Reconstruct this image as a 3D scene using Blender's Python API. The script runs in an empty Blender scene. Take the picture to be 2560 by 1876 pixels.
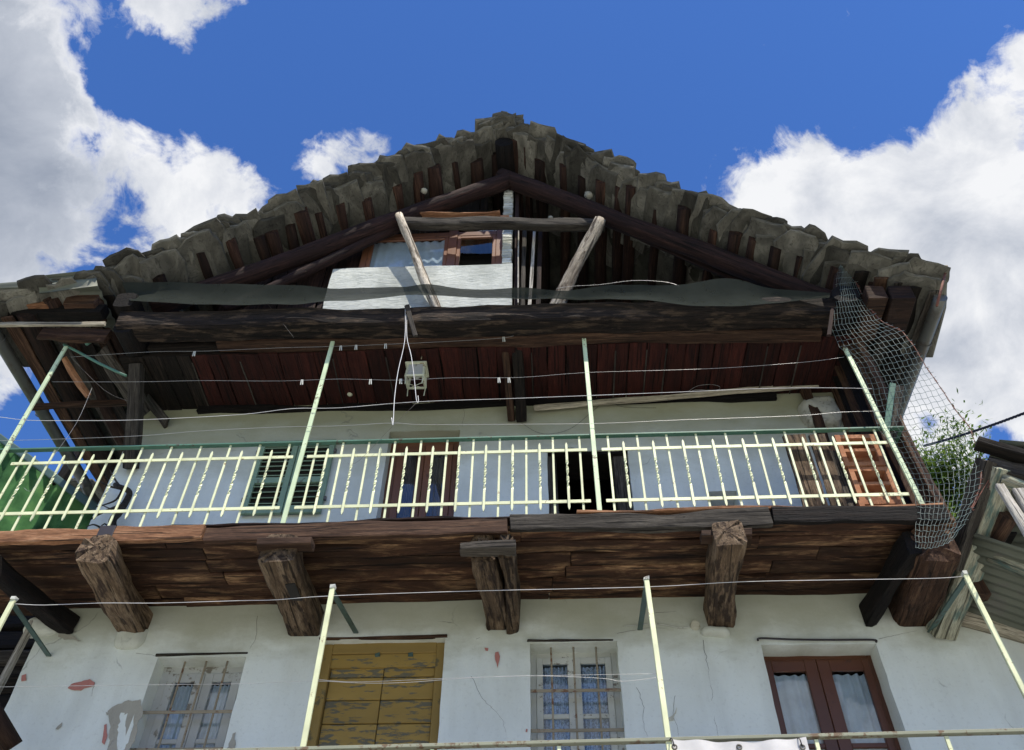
import bpy, bmesh, math, random
import numpy as np
from mathutils import Vector, Matrix, noise
R_ = math.radians
random.seed(7)
S = bpy.context.scene
C = S.collection

# ------------------------------------------------------------------ camera
FPX, CX, CY = 2142.0, 1280.0, 938.0
def _n(v): return v/np.linalg.norm(v)
_dz = _n(np.array([30., -1988., FPX]))
_dy = np.array([150., 2312., FPX]); _dy = _n(_dy-_dz*_dy.dot(_dz))
_dx = np.cross(_dy, _dz)
ROT = np.array([_dx, _dy, _dz])
EYE = np.array([0., 0., 1.6])
def ray(px, py): return ROT @ np.array([px-CX, py-CY, FPX])
def PY(px, py, Y): d = ray(px, py); return Vector(EYE+d*(Y/d[1]))
def PZ(px, py, Z): d = ray(px, py); return Vector(EYE+d*((Z-1.6)/d[2]))
def PX(px, py, X): d = ray(px, py); return Vector(EYE+d*(X/d[0]))
cam_d = bpy.data.cameras.new('camera'); cam = bpy.data.objects.new('camera', cam_d); C.objects.link(cam)
r_ = ROT[:, 0]; u_ = -ROT[:, 1]; b_ = -ROT[:, 2]
cam.matrix_world = Matrix(((r_[0], u_[0], b_[0], EYE[0]), (r_[1], u_[1], b_[1], EYE[1]), (r_[2], u_[2], b_[2], EYE[2]), (0, 0, 0, 1)))
cam_d.sensor_width = 36; cam_d.lens = FPX/2560*36; cam_d.clip_end = 2000; cam_d.clip_start = .05
S.camera = cam

# ------------------------------------------------------------------ light
SUN_EL, SUN_AZ = R_(61), R_(27)       # azimuth: to the right of the facade's normal, in front of it
sd = bpy.data.lights.new('sun', 'SUN'); sd.energy = 2.0; sd.angle = R_(.5); sd.color = (1, .93, .80)
sun = bpy.data.objects.new('sun', sd); C.objects.link(sun)
sv = Vector((math.sin(SUN_AZ)*math.cos(SUN_EL), -math.cos(SUN_AZ)*math.cos(SUN_EL), math.sin(SUN_EL)))
sun.rotation_euler = sv.to_track_quat('Z', 'Y').to_euler(); sun.location = (6, -12, 30)
S.view_settings.view_transform = 'Standard'; S.view_settings.look = 'None'
S.view_settings.exposure = 1.72; S.view_settings.gamma = 1; S.view_settings.use_curve_mapping = False

class NT:
    def __init__(s, tree): s.t = tree; s.l = tree.links
    def n(s, typ, **kw):
        o = s.t.nodes.new(typ)
        for k, v in kw.items():
            if k.startswith('i_'): 
                key = k[2:]; key = int(key) if key.isdigit() else key
                o.inputs[key].default_value = v
            else: setattr(o, k, v)
        return o
    def k(s, a, b): s.l.new(a, b)
    def math(s, op, a, b=None, c=None, clamp=False):
        m = s.n('ShaderNodeMath', operation=op); m.use_clamp = clamp
        for i, v in enumerate((a, b, c)):
            if v is None: continue
            if isinstance(v, (int, float)): m.inputs[i].default_value = v
            else: s.k(v, m.inputs[i])
        return m.outputs[0]
    def ramp(s, fac, stops, interp='LINEAR'):
        r = s.n('ShaderNodeValToRGB'); e = r.color_ramp; e.interpolation = interp
        while len(e.elements) < len(stops): e.elements.new(.5)
        for el, (p, c) in zip(e.elements, stops):
            el.position = p; el.color = (c, c, c, 1) if isinstance(c, (int, float)) else (*c, 1)
        s.k(fac, r.inputs[0]); return r.outputs[0]
    def mix(s, fac, a, b, typ='MIX'):
        m = s.n('ShaderNodeMix', data_type='RGBA', blend_type=typ)
        for i, v in ((0, fac), (6, a), (7, b)):
            if isinstance(v, (int, float)): m.inputs[i].default_value = v
            elif isinstance(v, tuple): m.inputs[i].default_value = (*v, 1)
            else: s.k(v, m.inputs[i])
        return m.outputs[2]
    def noise(s, vec, scale, detail=6, rough=.55, dist=0.):
        o = s.n('ShaderNodeTexNoise'); o.inputs['Scale'].default_value = scale; o.inputs['Detail'].default_value = detail
        o.inputs['Roughness'].default_value = rough; o.inputs['Distortion'].default_value = dist
        if vec is not None: s.k(vec, o.inputs['Vector'])
        return o.outputs[0]
    def mapping(s, vec, scale=(1, 1, 1), loc=(0, 0, 0)):
        o = s.n('ShaderNodeMapping'); o.inputs['Scale'].default_value = scale; o.inputs['Location'].default_value = loc
        s.k(vec, o.inputs['Vector']); return o.outputs[0]

w = bpy.data.worlds.new('World'); S.world = w; w.use_nodes = True
T = NT(w.node_tree); w.node_tree.nodes.clear()
out = T.n('ShaderNodeOutputWorld'); bg = T.n('ShaderNodeBackground'); bg.inputs[1].default_value = .15
T.k(bg.outputs[0], out.inputs[0])
sky = T.n('ShaderNodeTexSky', sky_type='NISHITA'); sky.sun_disc = False
sky.sun_elevation = SUN_EL; sky.sun_rotation = math.atan2(sv.x, sv.y); sky.altitude = 1100; sky.air_density = 1.0; sky.dust_density = .3; sky.ozone_density = 2.5
skyc = T.mix(1.0, sky.outputs[0], (.168, .272, .43), 'MULTIPLY')
co = T.n('ShaderNodeTexCoord').outputs['Generated']
def blobs(lst):
    acc = None
    for px, py, rad, amp in lst:
        d = Vector(ray(px, py)).normalized() if py > -900 else Vector((px/100., -1., (py+2000)/100.)).normalized()
        k = (FPX*1.1/rad)**2
        vm = T.n('ShaderNodeVectorMath', operation='DOT_PRODUCT'); T.k(co, vm.inputs[0]); vm.inputs[1].default_value = d
        g = T.math('MULTIPLY', T.math('EXPONENT', T.math('MULTIPLY', T.math('SUBTRACT', vm.outputs['Value'], 1.0), k)), amp)
        acc = g if acc is None else T.math('ADD', acc, g)
    return acc
# banks of cumulus (and the clear gaps between them) as directions in the sky
LEFT = [(-60, 60, 130, .95), (90, 120, 90, .5), (70, 260, 80, .45), (-60, 420, 130, .9), (70, 440, 75, .5), (40, 600, 75, .4), (-40, 620, 110, .5), (20, 850, 90, .55), (60, 960, 50, .3)]
BACK = []
field = blobs(LEFT+[
    (380, 450, 85, .62), (500, 460, 85, .6), (290, 370, 50, .38), (620, 500, 70, .45), (420, 560, 80, .5), (250, 470, 45, .3), (560, 390, 50, .3), (230, 300, 30, .3),
    (800, 370, 60, .62), (860, 400, 70, .45), (925, 335, 45, .40), (760, 420, 60, .3),
    (440, 10, 50, .8), (370, -10, 40, .5), (545, 5, 34, .65), (455, 80, 28, .62), (470, 130, 24, .62), (612, 4, 18, .75),
    (2540, 640, 220, .95), (2330, 820, 230, .9), (1960, 440, 65, .58), (1880, 475, 50, .48), (2130, 580, 120, .75), (2330, 430, 90, .6), (2440, 320, 65, .5), (2580, 130, 45, .85), (2570, 1000, 260, .6), (1900, 560, 120, .45), (2080, 420, 60, .35),
    (2165, 130, 20, .30), (2150, 165, 18, .28),
    (1300, 120, 300, -.55), (1600, 250, 220, -.4), (760, 180, 150, -.5), (2230, 200, 110, -.35), (300, 210, 55, -.5), (600, 230, 90, -.4), (210, 360, 30, -.55),
    (2430, 790, 22, -.6), (2540, 840, 26, -.8), (2500, 1090, 45, -.8), (60, 1090, 60, -.9), (190, 1130, 60, -.9), (2330, 1050, 26, -.5), (700, 380, 40, -.5), (350, 500, 26, -.45), (160, 570, 50, .45), (230, 560, 50, .35), (110, 640, 22, -.5), (290, 580, 30, -.35), (210, 690, 30, -.5),
    # clouds over the opposite side of the valley, mirrored in the lower windows
    (35, -1955, 450, .6), (-40, -1950, 400, .5), (0, -1948, 380, .45)])
nb = T.noise(co, 15, 13, .60, .5); nm = T.noise(co, 42, 8, .62, .4)
nl = T.noise(co, 2.2, 3, .5)
field = T.math('ADD', field, T.math('MULTIPLY', T.math('SUBTRACT', nb, .5), 2.5))
field = T.math('ADD', field, T.math('MULTIPLY', T.math('SUBTRACT', nm, .5), .95))
field = T.math('ADD', field, T.math('MULTIPLY', T.math('SUBTRACT', nl, .58), 1.1))
dens = T.ramp(field, [(.16, 0.), (.30, .22), (.46, .70), (.66, 1.)])
sh1 = T.noise(co, 8, 9, .6, .3)
greyb = blobs([(-60, 60, 230, .5), (20, 330, 150, .40), (-40, 560, 140, .25), (2480, 720, 150, .18), (2300, 900, 130, .16), (2350, 560, 90, .12)])
edge = T.ramp(field, [(.30, 0.), (1.0, 1.)])
thick = T.math('ADD', T.math('MULTIPLY', greyb, edge), T.math('MULTIPLY', T.math('SUBTRACT', sh1, .44), 1.9))
cc = T.ramp(thick, [(-.0, (1.85, 1.87, 1.92)), (.22, (1.50, 1.55, 1.66)), (.5, (1.08, 1.16, 1.32)), (1., (.66, .75, .93))])
ccm = T.mix(dens, skyc, cc)
T.k(ccm, bg.inputs[0])

# ------------------------------------------------------------------ materials
def wood(name, dark, mid, light, rough=.85, grain=14, bump=.35, streak=.5, rnd=.35, weather=None):
    m = bpy.data.materials.new(name); m.use_nodes = True; t = NT(m.node_tree); p = m.node_tree.nodes['Principled BSDF']
    co = t.n('ShaderNodeTexCoord').outputs['Object']; oi = t.n('ShaderNodeObjectInfo')
    off = t.n('ShaderNodeVectorMath', operation='ADD'); t.k(co, off.inputs[0])
    sc = t.n('ShaderNodeVectorMath', operation='SCALE'); sc.inputs[0].default_value = (37, 91, 53); t.k(oi.outputs['Random'], sc.inputs['Scale']); t.k(sc.outputs[0], off.inputs[1])
    v = off.outputs[0]
    g = t.noise(t.mapping(v, (1.1, grain, grain)), 2.0, 10, .68, .5)
    big = t.noise(t.mapping(v, (.6, 3, 3)), 1.6, 4, .5, .6)
    col = t.ramp(g, [(.30, dark), (.5, mid), (.72, light)])
    st = t.ramp(big, [(.36, 0.), (.62, 1.)])
    col = t.mix(t.math('MULTIPLY', st, streak), col, tuple(c*.30 for c in mid))
    crack = t.ramp(t.noise(t.mapping(v, (.7, grain*2, grain*2)), 2.4, 4, .5, .3), [(.37, 1.), (.42, 0.)])
    col = t.mix(t.math('MULTIPLY', crack, .85), col, tuple(c*.25 for c in dark))
    if weather:
        wn = t.ramp(t.noise(t.mapping(v, (1.5, 6, 6)), 2.6, 6, .6), [(.52, 0.), (.62, 1.)])
        col = t.mix(wn, col, weather)
    fg = t.noise(t.mapping(v, (5, grain*5, grain*5)), 3.0, 4, .6)
    col = t.mix(t.ramp(fg, [(.42, .45), (.54, 0.)]), col, tuple(c*.25 for c in mid))
    hv = t.n('ShaderNodeHueSaturation'); t.k(col, hv.inputs['Color'])
    rv = t.math('MULTIPLY_ADD', oi.outputs['Random'], rnd*2, 1-rnd); t.k(rv, hv.inputs['Value']); t.k(hv.outputs[0], p.inputs['Base Color'])
    p.inputs['Roughness'].default_value = rough; p.inputs['Specular IOR Level'].default_value = .25
    b = t.n('ShaderNodeBump'); b.inputs['Strength'].default_value = bump; b.inputs['Distance'].default_value = .02
    hh = t.math('ADD', t.math('SUBTRACT', g, t.math('MULTIPLY', crack, .9)), t.math('MULTIPLY', fg, .3)); t.k(hh, b.inputs['Height']); t.k(b.outputs[0], p.inputs['Normal'])
    return m
def paint(name, col, chip, amount=.5, rough=.55, scale=22, bump=.15, metal=0., rnd=.1, st=(1, 1, 1)):
    m = bpy.data.materials.new(name); m.use_nodes = True; t = NT(m.node_tree); p = m.node_tree.nodes['Principled BSDF']
    geo = t.n('ShaderNodeTexCoord').outputs['Object']; oi = t.n('ShaderNodeObjectInfo')
    off = t.n('ShaderNodeVectorMath', operation='ADD'); t.k(geo, off.inputs[0])
    sc = t.n('ShaderNodeVectorMath', operation='SCALE'); sc.inputs[0].default_value = (17, 31, 23); t.k(oi.outputs['Random'], sc.inputs['Scale']); t.k(sc.outputs[0], off.inputs[1])
    v = t.mapping(off.outputs[0], st)
    a = t.noise(v, scale, 9, .68); b2 = t.noise(v, scale*.18, 4, .5)
    th = .72-.28*amount
    chipm = t.ramp(t.math('ADD', a, t.math('MULTIPLY', t.math('SUBTRACT', b2, .5), .5)), [(th-.02, 0.), (th+.03, 1.)])
    var = t.ramp(b2, [(.3, tuple(c*.78 for c in col)), (.7, tuple(min(1, c*1.12) for c in col))])
    c = t.mix(chipm, var, chip)
    hv = t.n('ShaderNodeHueSaturation'); t.k(c, hv.inputs['Color']); t.k(t.math('MULTIPLY_ADD', oi.outputs['Random'], rnd*2, 1-rnd), hv.inputs['Value']); t.k(hv.outputs[0], p.inputs['Base Color'])
    p.inputs['Roughness'].default_value = rough; p.inputs['Metallic'].default_value = metal
    b = t.n('ShaderNodeBump'); b.inputs['Strength'].default_value = bump; b.inputs['Distance'].default_value = .006
    t.k(t.math('SUBTRACT', a, t.math('MULTIPLY', chipm, .5)), b.inputs['Height']); t.k(b.outputs[0], p.inputs['Normal'])
    return m
def stone(name, a, b_, c_, lich, scale=3.0, bump=.6, rnd=.25):
    m = bpy.data.materials.new(name); m.use_nodes = True; t = NT(m.node_tree); p = m.node_tree.nodes['Principled BSDF']
    geo = t.n('ShaderNodeTexCoord').outputs['Object']; oi = t.n('ShaderNodeObjectInfo')
    off = t.n('ShaderNodeVectorMath', operation='ADD'); t.k(geo, off.inputs[0])
    sc = t.n('ShaderNodeVectorMath', operation='SCALE'); sc.inputs[0].default_value = (37, 91, 53); t.k(oi.outputs['Random'], sc.inputs['Scale']); t.k(sc.outputs[0], off.inputs[1])
    v = off.outputs[0]
    n1 = t.noise(v, scale, 10, .6, .4); n2 = t.noise(v, scale*7, 8, .6); n3 = t.noise(t.mapping(v, (1, 1, 5)), scale*1.5, 5, .6)
    col = t.ramp(n1, [(.3, a), (.5, b_), (.68, c_)])
    col = t.mix(t.ramp(n2, [(.55, 0.), (.68, .7)]), col, lich)
    col = t.mix(t.ramp(n3, [(.30, .6), (.42, 0.)]), col, tuple(x*.35 for x in a))
    hv = t.n('ShaderNodeHueSaturation'); t.k(col, hv.inputs['Color']); t.k(t.math('MULTIPLY_ADD', oi.outputs['Random'], rnd*2, 1-rnd), hv.inputs['Value']); t.k(hv.outputs[0], p.inputs['Base Color'])
    p.inputs['Roughness'].default_value = .9; p.inputs['Specular IOR Level'].default_value = .2
    b = t.n('ShaderNodeBump'); b.inputs['Strength'].default_value = bump; b.inputs['Distance'].default_value = .03
    t.k(t.math('ADD', t.math('MULTIPLY', n1, 1.), t.math('MULTIPLY', n2, .35)), b.inputs['Height']); t.k(b.outputs[0], p.inputs['Normal'])
    return m
def plaster(name, base, stain, under, rough=.9, peel=0., bump=.25, grime=1., cracks=1., band=1):
    m = bpy.data.materials.new(name); m.use_nodes = True; t = NT(m.node_tree); p = m.node_tree.nodes['Principled BSDF']
    v = t.n('ShaderNodeTexCoord').outputs['Object']
    n1 = t.noise(t.mapping(v, (1, 1, .55)), 1.3, 9, .62, .3); n2 = t.noise(v, 16, 7, .6); n3 = t.noise(t.mapping(v, (3.5, 1, .5)), 1.2, 6, .6)
    col = t.ramp(n1, [(.34, stain), (.52, base), (.75, tuple(min(1, c*1.06) for c in base))])
    col = t.mix(t.math('MULTIPLY', t.ramp(n3, [(.46, 0.), (.72, 1.)]), .38*grime), col, tuple(c*.72 for c in stain))
    if not band:
        col = t.mix(t.ramp(t.noise(t.mapping(v, (2.2, 1, 11)), 2.6, 7, .65, 1.2), [(.50, 0.), (.64, .75)]), col, stain)
        n2 = t.noise(t.mapping(v, (2., 1, 8)), 3.2, 7, .65, 1.)
    col = t.mix(t.ramp(t.noise(v, 34, 5, .6), [(.56, 0.), (.70, .22)]), col, tuple(c*.6 for c in stain))
    if band:      # olive render, plus overhang shade painted in, along each storey's wall head
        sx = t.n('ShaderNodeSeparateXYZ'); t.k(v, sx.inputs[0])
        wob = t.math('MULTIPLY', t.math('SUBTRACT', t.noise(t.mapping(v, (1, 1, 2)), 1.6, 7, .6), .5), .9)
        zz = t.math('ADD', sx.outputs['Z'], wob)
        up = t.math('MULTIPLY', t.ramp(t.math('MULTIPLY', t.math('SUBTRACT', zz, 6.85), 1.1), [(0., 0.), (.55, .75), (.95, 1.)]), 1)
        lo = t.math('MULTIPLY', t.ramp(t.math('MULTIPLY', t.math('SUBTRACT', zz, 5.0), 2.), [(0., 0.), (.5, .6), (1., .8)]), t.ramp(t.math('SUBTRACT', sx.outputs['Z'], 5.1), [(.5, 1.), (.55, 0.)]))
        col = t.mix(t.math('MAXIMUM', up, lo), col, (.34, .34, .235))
    # hairline cracks
    dv = t.n('ShaderNodeVectorMath', operation='ADD'); t.k(v, dv.inputs[0])
    nn = t.n('ShaderNodeTexNoise'); nn.inputs['Scale'].default_value = 2.2; nn.inputs['Detail'].default_value = 6; t.k(v, nn.inputs['Vector'])
    sc = t.n('ShaderNodeVectorMath', operation='SCALE'); sc.inputs['Scale'].default_value = .55; t.k(nn.outputs['Color'], sc.inputs[0]); t.k(sc.outputs[0], dv.inputs[1])
    vo = t.n('ShaderNodeTexVoronoi', feature='DISTANCE_TO_EDGE'); vo.inputs['Scale'].default_value = .85; t.k(dv.outputs[0], vo.inputs['Vector'])
    cm = t.ramp(t.noise(v, 1.9, 3, .5), [(.60, 0.), (.66, 1.)])
    cr = t.math('MULTIPLY', t.ramp(vo.outputs['Distance'], [(.0, 1.), (.006, 0.)]), cm)
    cr = t.math('MULTIPLY', cr, cracks)
    col = t.mix(t.math('MULTIPLY', cr, .55), col, (.16, .16, .15))
    pm = None
    if peel:
        pn = t.math('ADD', t.noise(v, 5.5, 8, .6, .4), t.math('MULTIPLY', t.noise(v, .9, 2, .5), .6))
        pm = t.ramp(pn, [(1.0-peel*.2, 0.), (1.005-peel*.2, 1.)])
        col = t.mix(pm, col, under)
    t.k(col, p.inputs['Base Color']); p.inputs['Roughness'].default_value = rough; p.inputs['Specular IOR Level'].default_value = .2
    b = t.n('ShaderNodeBump'); b.inputs['Strength'].default_value = bump; b.inputs['Distance'].default_value = .03
    h = t.math('ADD', t.math('MULTIPLY', n1, .9), t.math('MULTIPLY', n2, .45)); h = t.math('SUBTRACT', h, t.math('MULTIPLY', cr, .5))
    if pm is not None: h = t.math('SUBTRACT', h, t.math('MULTIPLY', pm, .2))
    t.k(h, b.inputs['Height']); t.k(b.outputs[0], p.inputs['Normal'])
    return m
def glass(name, tint=(.9, .95, 1)):
    m = bpy.data.materials.new(name); m.use_nodes = True; t = NT(m.node_tree); m.node_tree.nodes.clear()
    o = t.n('ShaderNodeOutputMaterial'); tr = t.n('ShaderNodeBsdfTransparent'); tr.inputs[0].default_value = (*tint, 1)
    gl = t.n('ShaderNodeBsdfGlossy'); gl.inputs['Roughness'].default_value = .02
    fr = t.n('ShaderNodeFresnel'); fr.inputs['IOR'].default_value = 1.6
    v = t.n('ShaderNodeTexCoord').outputs['Object']; b = t.n('ShaderNodeBump'); b.inputs['Strength'].default_value = .08; b.inputs['Distance'].default_value = .02
    t.k(t.noise(v, 3, 2, .4), b.inputs['Height']); t.k(b.outputs[0], gl.inputs['Normal'])
    gn = t.n('ShaderNodeNewGeometry')
    f = t.math('MULTIPLY', t.math('MULTIPLY', fr.outputs[0], 1.7, clamp=True), t.math('SUBTRACT', 1.0, gn.outputs['Backfacing']))
    mx = t.n('ShaderNodeMixShader'); t.k(f, mx.inputs[0]); t.k(tr.outputs[0], mx.inputs[1]); t.k(gl.outputs[0], mx.inputs[2]); t.k(mx.outputs[0], o.inputs[0])
    return m
def cloth(name, col, trans=.3, holes=None, alpha=1.):
    m = bpy.data.materials.new(name); m.use_nodes = True; t = NT(m.node_tree); m.node_tree.nodes.clear()
    o = t.n('ShaderNodeOutputMaterial'); d = t.n('ShaderNodeBsdfDiffuse'); tl = t.n('ShaderNodeBsdfTranslucent')
    v = t.n('ShaderNodeTexCoord').outputs['Object']
    n1 = t.noise(v, 9, 6, .6)
    c = t.ramp(n1, [(.3, tuple(x*.8 for x in col)), (.7, col)])
    t.k(c, d.inputs[0]); t.k(c, tl.inputs[0])
    mx = t.n('ShaderNodeMixShader'); mx.inputs[0].default_value = trans; t.k(d.outputs[0], mx.inputs[1]); t.k(tl.outputs[0], mx.inputs[2])
    last = mx.outputs[0]
    if holes is not None or alpha < 1:
        tr = t.n('ShaderNodeBsdfTransparent'); m2 = t.n('ShaderNodeMixShader')
        if holes:
            hn = t.noise(v, holes, 2, .5, 1.5); f = t.ramp(hn, [(.45, .0), (.52, alpha)], 'LINEAR'); f = t.math('ADD', f, .55, clamp=True); t.k(f, m2.inputs[0])
        else: m2.inputs[0].default_value = alpha
        t.k(tr.outputs[0], m2.inputs[1]); t.k(last, m2.inputs[2]); last = m2.outputs[0]
    t.k(last, o.inputs[0]); return m

M = {}
M['wbeam'] = wood('charred_beam', (.005, .004, .004), (.016, .011, .009), (.050, .034, .024), streak=.5, bump=.9, rnd=.05, weather=(.075, .052, .036))
M['wdark'] = wood('charred_wood', (.003, .003, .0035), (.008, .006, .006), (.024, .015, .011), streak=.5, bump=.8, rnd=.15)
M['wbrown'] = wood('brown_wood', (.02, .011, .008), (.07, .036, .022), (.16, .095, .058), streak=.45)
M['wjoist'] = wood('joist_wood', (.045, .026, .016), (.17, .115, .072), (.36, .27, .185), streak=.5, bump=1., grain=9, weather=(.035, .022, .016))
M['wfloor'] = wood('floor_plank_wood', (.012, .006, .005), (.085, .040, .022), (.52, .32, .17), grain=5, streak=.85, bump=.3)
M['wred'] = wood('red_painted_board', (.010, .003, .003), (.045, .010, .007), (.075, .017, .011), streak=.55, weather=None)
M['wlog'] = wood('log_wood', (.010, .006, .005), (.036, .017, .012), (.10, .055, .035), streak=.45, rnd=.5)
M['wrafter'] = wood('rafter_wood', (.008, .005, .005), (.026, .013, .012), (.065, .032, .025), streak=.35, bump=.6)
M['wgrey'] = wood('weathered_grey_wood', (.022, .018, .016), (.07, .060, .050), (.18, .16, .135), streak=.35, bump=.6)
M['wpale'] = wood('pale_wood', (.22, .19, .14), (.45, .40, .31), (.68, .62, .5), streak=.15, bump=.4)
M['wpole'] = wood('barked_pole', (.07, .045, .03), (.46, .40, .32), (.78, .72, .62), streak=.25, grain=5, bump=.8, weather=(.075, .05, .035))
M['wshed'] = wood('flaking_painted_beam', (.14, .13, .09), (.42, .41, .31), (.60, .60, .48), streak=.18, bump=.7, grain=8, weather=(.13, .20, .18))
M['wbright'] = wood('sunlit_bleached_wood', (.30, .27, .22), (.60, .56, .50), (.85, .80, .74), streak=.1, bump=.8)  # weathered pale wood; also puts sunlight into the studs' and corner board's colour
M['wclad'] = wood('cladding_wood', (.009, .006, .006), (.030, .016, .014), (.08, .042, .032), streak=.3)
M['orange'] = wood('new_orange_board', (.11, .05, .026), (.28, .135, .07), (.46, .27, .16), streak=.2, grain=9)
M['cream'] = paint('cream_green_paint', (.70, .73, .47), (.34, .27, .15), .22, rough=.5, scale=30)
M['green'] = paint('green_shaded_paint', (.07, .17, .12), (.07, .06, .04), .25, rough=.5)  # on the top rail this green has the underside's shade put in
M['dgreen'] = paint('grey_green_shaded_paint', (.055, .10, .09), (.05, .05, .04), .25, rough=.5)  # darker copy of the post paint; the braces' shade is in its colour
M['gpost'] = paint('pale_green_paint', (.55, .66, .43), (.18, .15, .09), .35, rough=.5)
M['shutter'] = paint('shutter_green_paint', (.23, .34, .24), (.14, .16, .12), .3, rough=.6)
M['yellow'] = paint('ochre_paint', (.34, .225, .058), (.13, .12, .085), .62, rough=.75, scale=12, bump=.6, rnd=.12, st=(.55, 1, 2.4))
M['yframe'] = paint('ochre_frame_paint', (.27, .18, .05), (.12, .10, .05), .3, rough=.75, scale=9, bump=.4, rnd=.05)
M['red'] = paint('red_brown_varnish', (.105, .036, .016), (.05, .02, .014), .2, rough=.35, scale=9, rnd=.08)
M['brownv'] = paint('brown_varnish', (.16, .065, .032), (.08, .035, .02), .2, rough=.4, scale=9, rnd=.08)
M['whitew'] = paint('weathered_white_paint', (.55, .56, .52), (.22, .20, .17), .35, rough=.7, scale=16)
M['greyw'] = paint('worn_grey_paint', (.46, .47, .46), (.20, .18, .15), .4, rough=.8, scale=9)
M['rust'] = paint('rusty_iron', (.34, .29, .21), (.18, .09, .05), .5, rough=.8, scale=14)
M['oldrail'] = paint('weathered_rail_paint', (.26, .27, .20), (.15, .10, .06), .55, rough=.7, scale=14)
M['wire'] = paint('galvanised_wire', (.42, .42, .42), (.35, .34, .33), .4, rough=.4, metal=.4)
M['wirew'] = paint('white_cord', (.72, .71, .72), (.6, .6, .6), .2, rough=.6)
M['wdk'] = paint('dark_wire', (.12, .11, .10), (.06, .04, .03), .4, rough=.6)
M['net'] = paint('green_grey_wire_mesh', (.17, .22, .21), (.20, .22, .20), .4, rough=.5)
M['netd'] = paint('dull_wire_mesh', (.12, .16, .15), (.10, .10, .09), .4, rough=.6)
M['barb'] = paint('rusty_barbed_wire', (.20, .075, .05), (.09, .03, .02), .5, rough=.8)
M['zinc'] = paint('zinc_gutter', (.13, .13, .12), (.11, .10, .09), .5, rough=.5, scale=6, metal=.5)
M['cable'] = paint('black_cable', (.03, .025, .03), (.05, .05, .05), .2, rough=.6)
M['lantern'] = paint('cream_lantern_paint', (.55, .56, .42), (.25, .2, .12), .4, rough=.6)
M['slab'] = stone('schist_slab', (.062, .060, .051), (.105, .100, .084), (.18, .172, .145), (.035, .031, .027), scale=2.6, bump=.6, rnd=.55)
M['deck'] = stone('schist_deck', (.03, .03, .022), (.05, .05, .038), (.09, .085, .065), (.03, .03, .02))
M['boulder'] = stone('whitewashed_stone', (.26, .25, .21), (.40, .39, .33), (.5, .49, .42), (.14, .13, .10))
M['brick'] = stone('white_brick', (.36, .38, .36), (.50, .52, .49), (.62, .63, .59), (.34, .35, .33), scale=6)
M['block'] = stone('orange_hollow_block', (.26, .11, .06), (.36, .165, .09), (.45, .23, .13), (.36, .14, .07), scale=4, bump=.2, rnd=.05)
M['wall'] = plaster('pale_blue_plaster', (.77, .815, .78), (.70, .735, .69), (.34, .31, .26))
M['attic'] = plaster('rough_white_render', (.52, .54, .51), (.30, .32, .30), (.5, .5, .5), bump=1., grime=.6, cracks=0., band=0)
M['patch'] = plaster('bare_render', (.42, .40, .34), (.30, .29, .25), (.3, .3, .3), bump=.5)
M['pink'] = plaster('old_pink_paint', (.50, .22, .19), (.42, .17, .15), (.3, .3, .3), bump=.3)
M['padpl'] = plaster('lime_pad', (.58, .60, .54), (.48, .50, .44), (.3, .3, .3), bump=.5)
M['cream_pl'] = plaster('cream_plaster', (.60, .58, .48), (.48, .46, .37), (.3, .3, .3), bump=.5)
M['glass'] = glass('window_glass')
M['curtain'] = cloth('white_curtain', (.84, .86, .84), .35)
M['lace'] = cloth('lace_curtain', (.72, .78, .86), .25, holes=38, alpha=.85)
M['shade'] = cloth('shade_net', (.042, .048, .042), .3, alpha=.90)
M['tarp'] = cloth('white_tarpaulin', (.80, .78, .78), .25)
M['bead'] = cloth('brown_bead_curtain', (.24, .19, .16), .2)
M['dark'] = paint('dark_interior', (.02, .018, .016), (.015, .012, .01), .2, rough=.9)  # near-black colour stands in for unlit rooms, gaps and recesses
M['metal_sheet'] = paint('grey_corrugated_sheet', (.12, .13, .10), (.12, .12, .10), .45, rough=.7, scale=5)
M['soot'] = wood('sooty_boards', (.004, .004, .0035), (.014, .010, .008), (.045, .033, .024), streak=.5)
def gsheet():
    m = bpy.data.materials.new('green_translucent_sheet'); m.use_nodes = True; t = NT(m.node_tree); m.node_tree.nodes.clear()
    o = t.n('ShaderNodeOutputMaterial'); d = t.n('ShaderNodeBsdfDiffuse'); tl = t.n('ShaderNodeBsdfTranslucent'); v = t.n('ShaderNodeTexCoord').outputs['Object']
    c = t.ramp(t.noise(v, 2.5, 7, .6, .3), [(.3, (.025, .065, .03)), (.5, (.07, .17, .065)), (.68, (.13, .27, .09))])
    t.k(c, d.inputs[0]); t.k(c, tl.inputs[0]); mx = t.n('ShaderNodeMixShader'); mx.inputs[0].default_value = .25
    t.k(d.outputs[0], mx.inputs[1]); t.k(tl.outputs[0], mx.inputs[2]); t.k(mx.outputs[0], o.inputs[0]); return m
M['gsheet'] = gsheet()
M['hill'] = stone('added_hillside_green', (.03, .055, .015), (.06, .09, .03), (.10, .14, .05), (.03, .05, .02), scale=.3, rnd=0.)
def leafm(name, a, b):
    m = bpy.data.materials.new(name); m.use_nodes = True; t = NT(m.node_tree); m.node_tree.nodes.clear()
    o = t.n('ShaderNodeOutputMaterial'); d = t.n('ShaderNodeBsdfDiffuse'); tl = t.n('ShaderNodeBsdfTranslucent'); v = t.n('ShaderNodeTexCoord').outputs['Object']
    c = t.ramp(t.noise(v, 1.5, 5, .6), [(.35, a), (.65, b)])
    t.k(c, d.inputs[0]); t.k(c, tl.inputs[0]); mx = t.n('ShaderNodeMixShader'); mx.inputs[0].default_value = .45
    t.k(d.outputs[0], mx.inputs[1]); t.k(tl.outputs[0], mx.inputs[2]); t.k(mx.outputs[0], o.inputs[0]); return m
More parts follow.
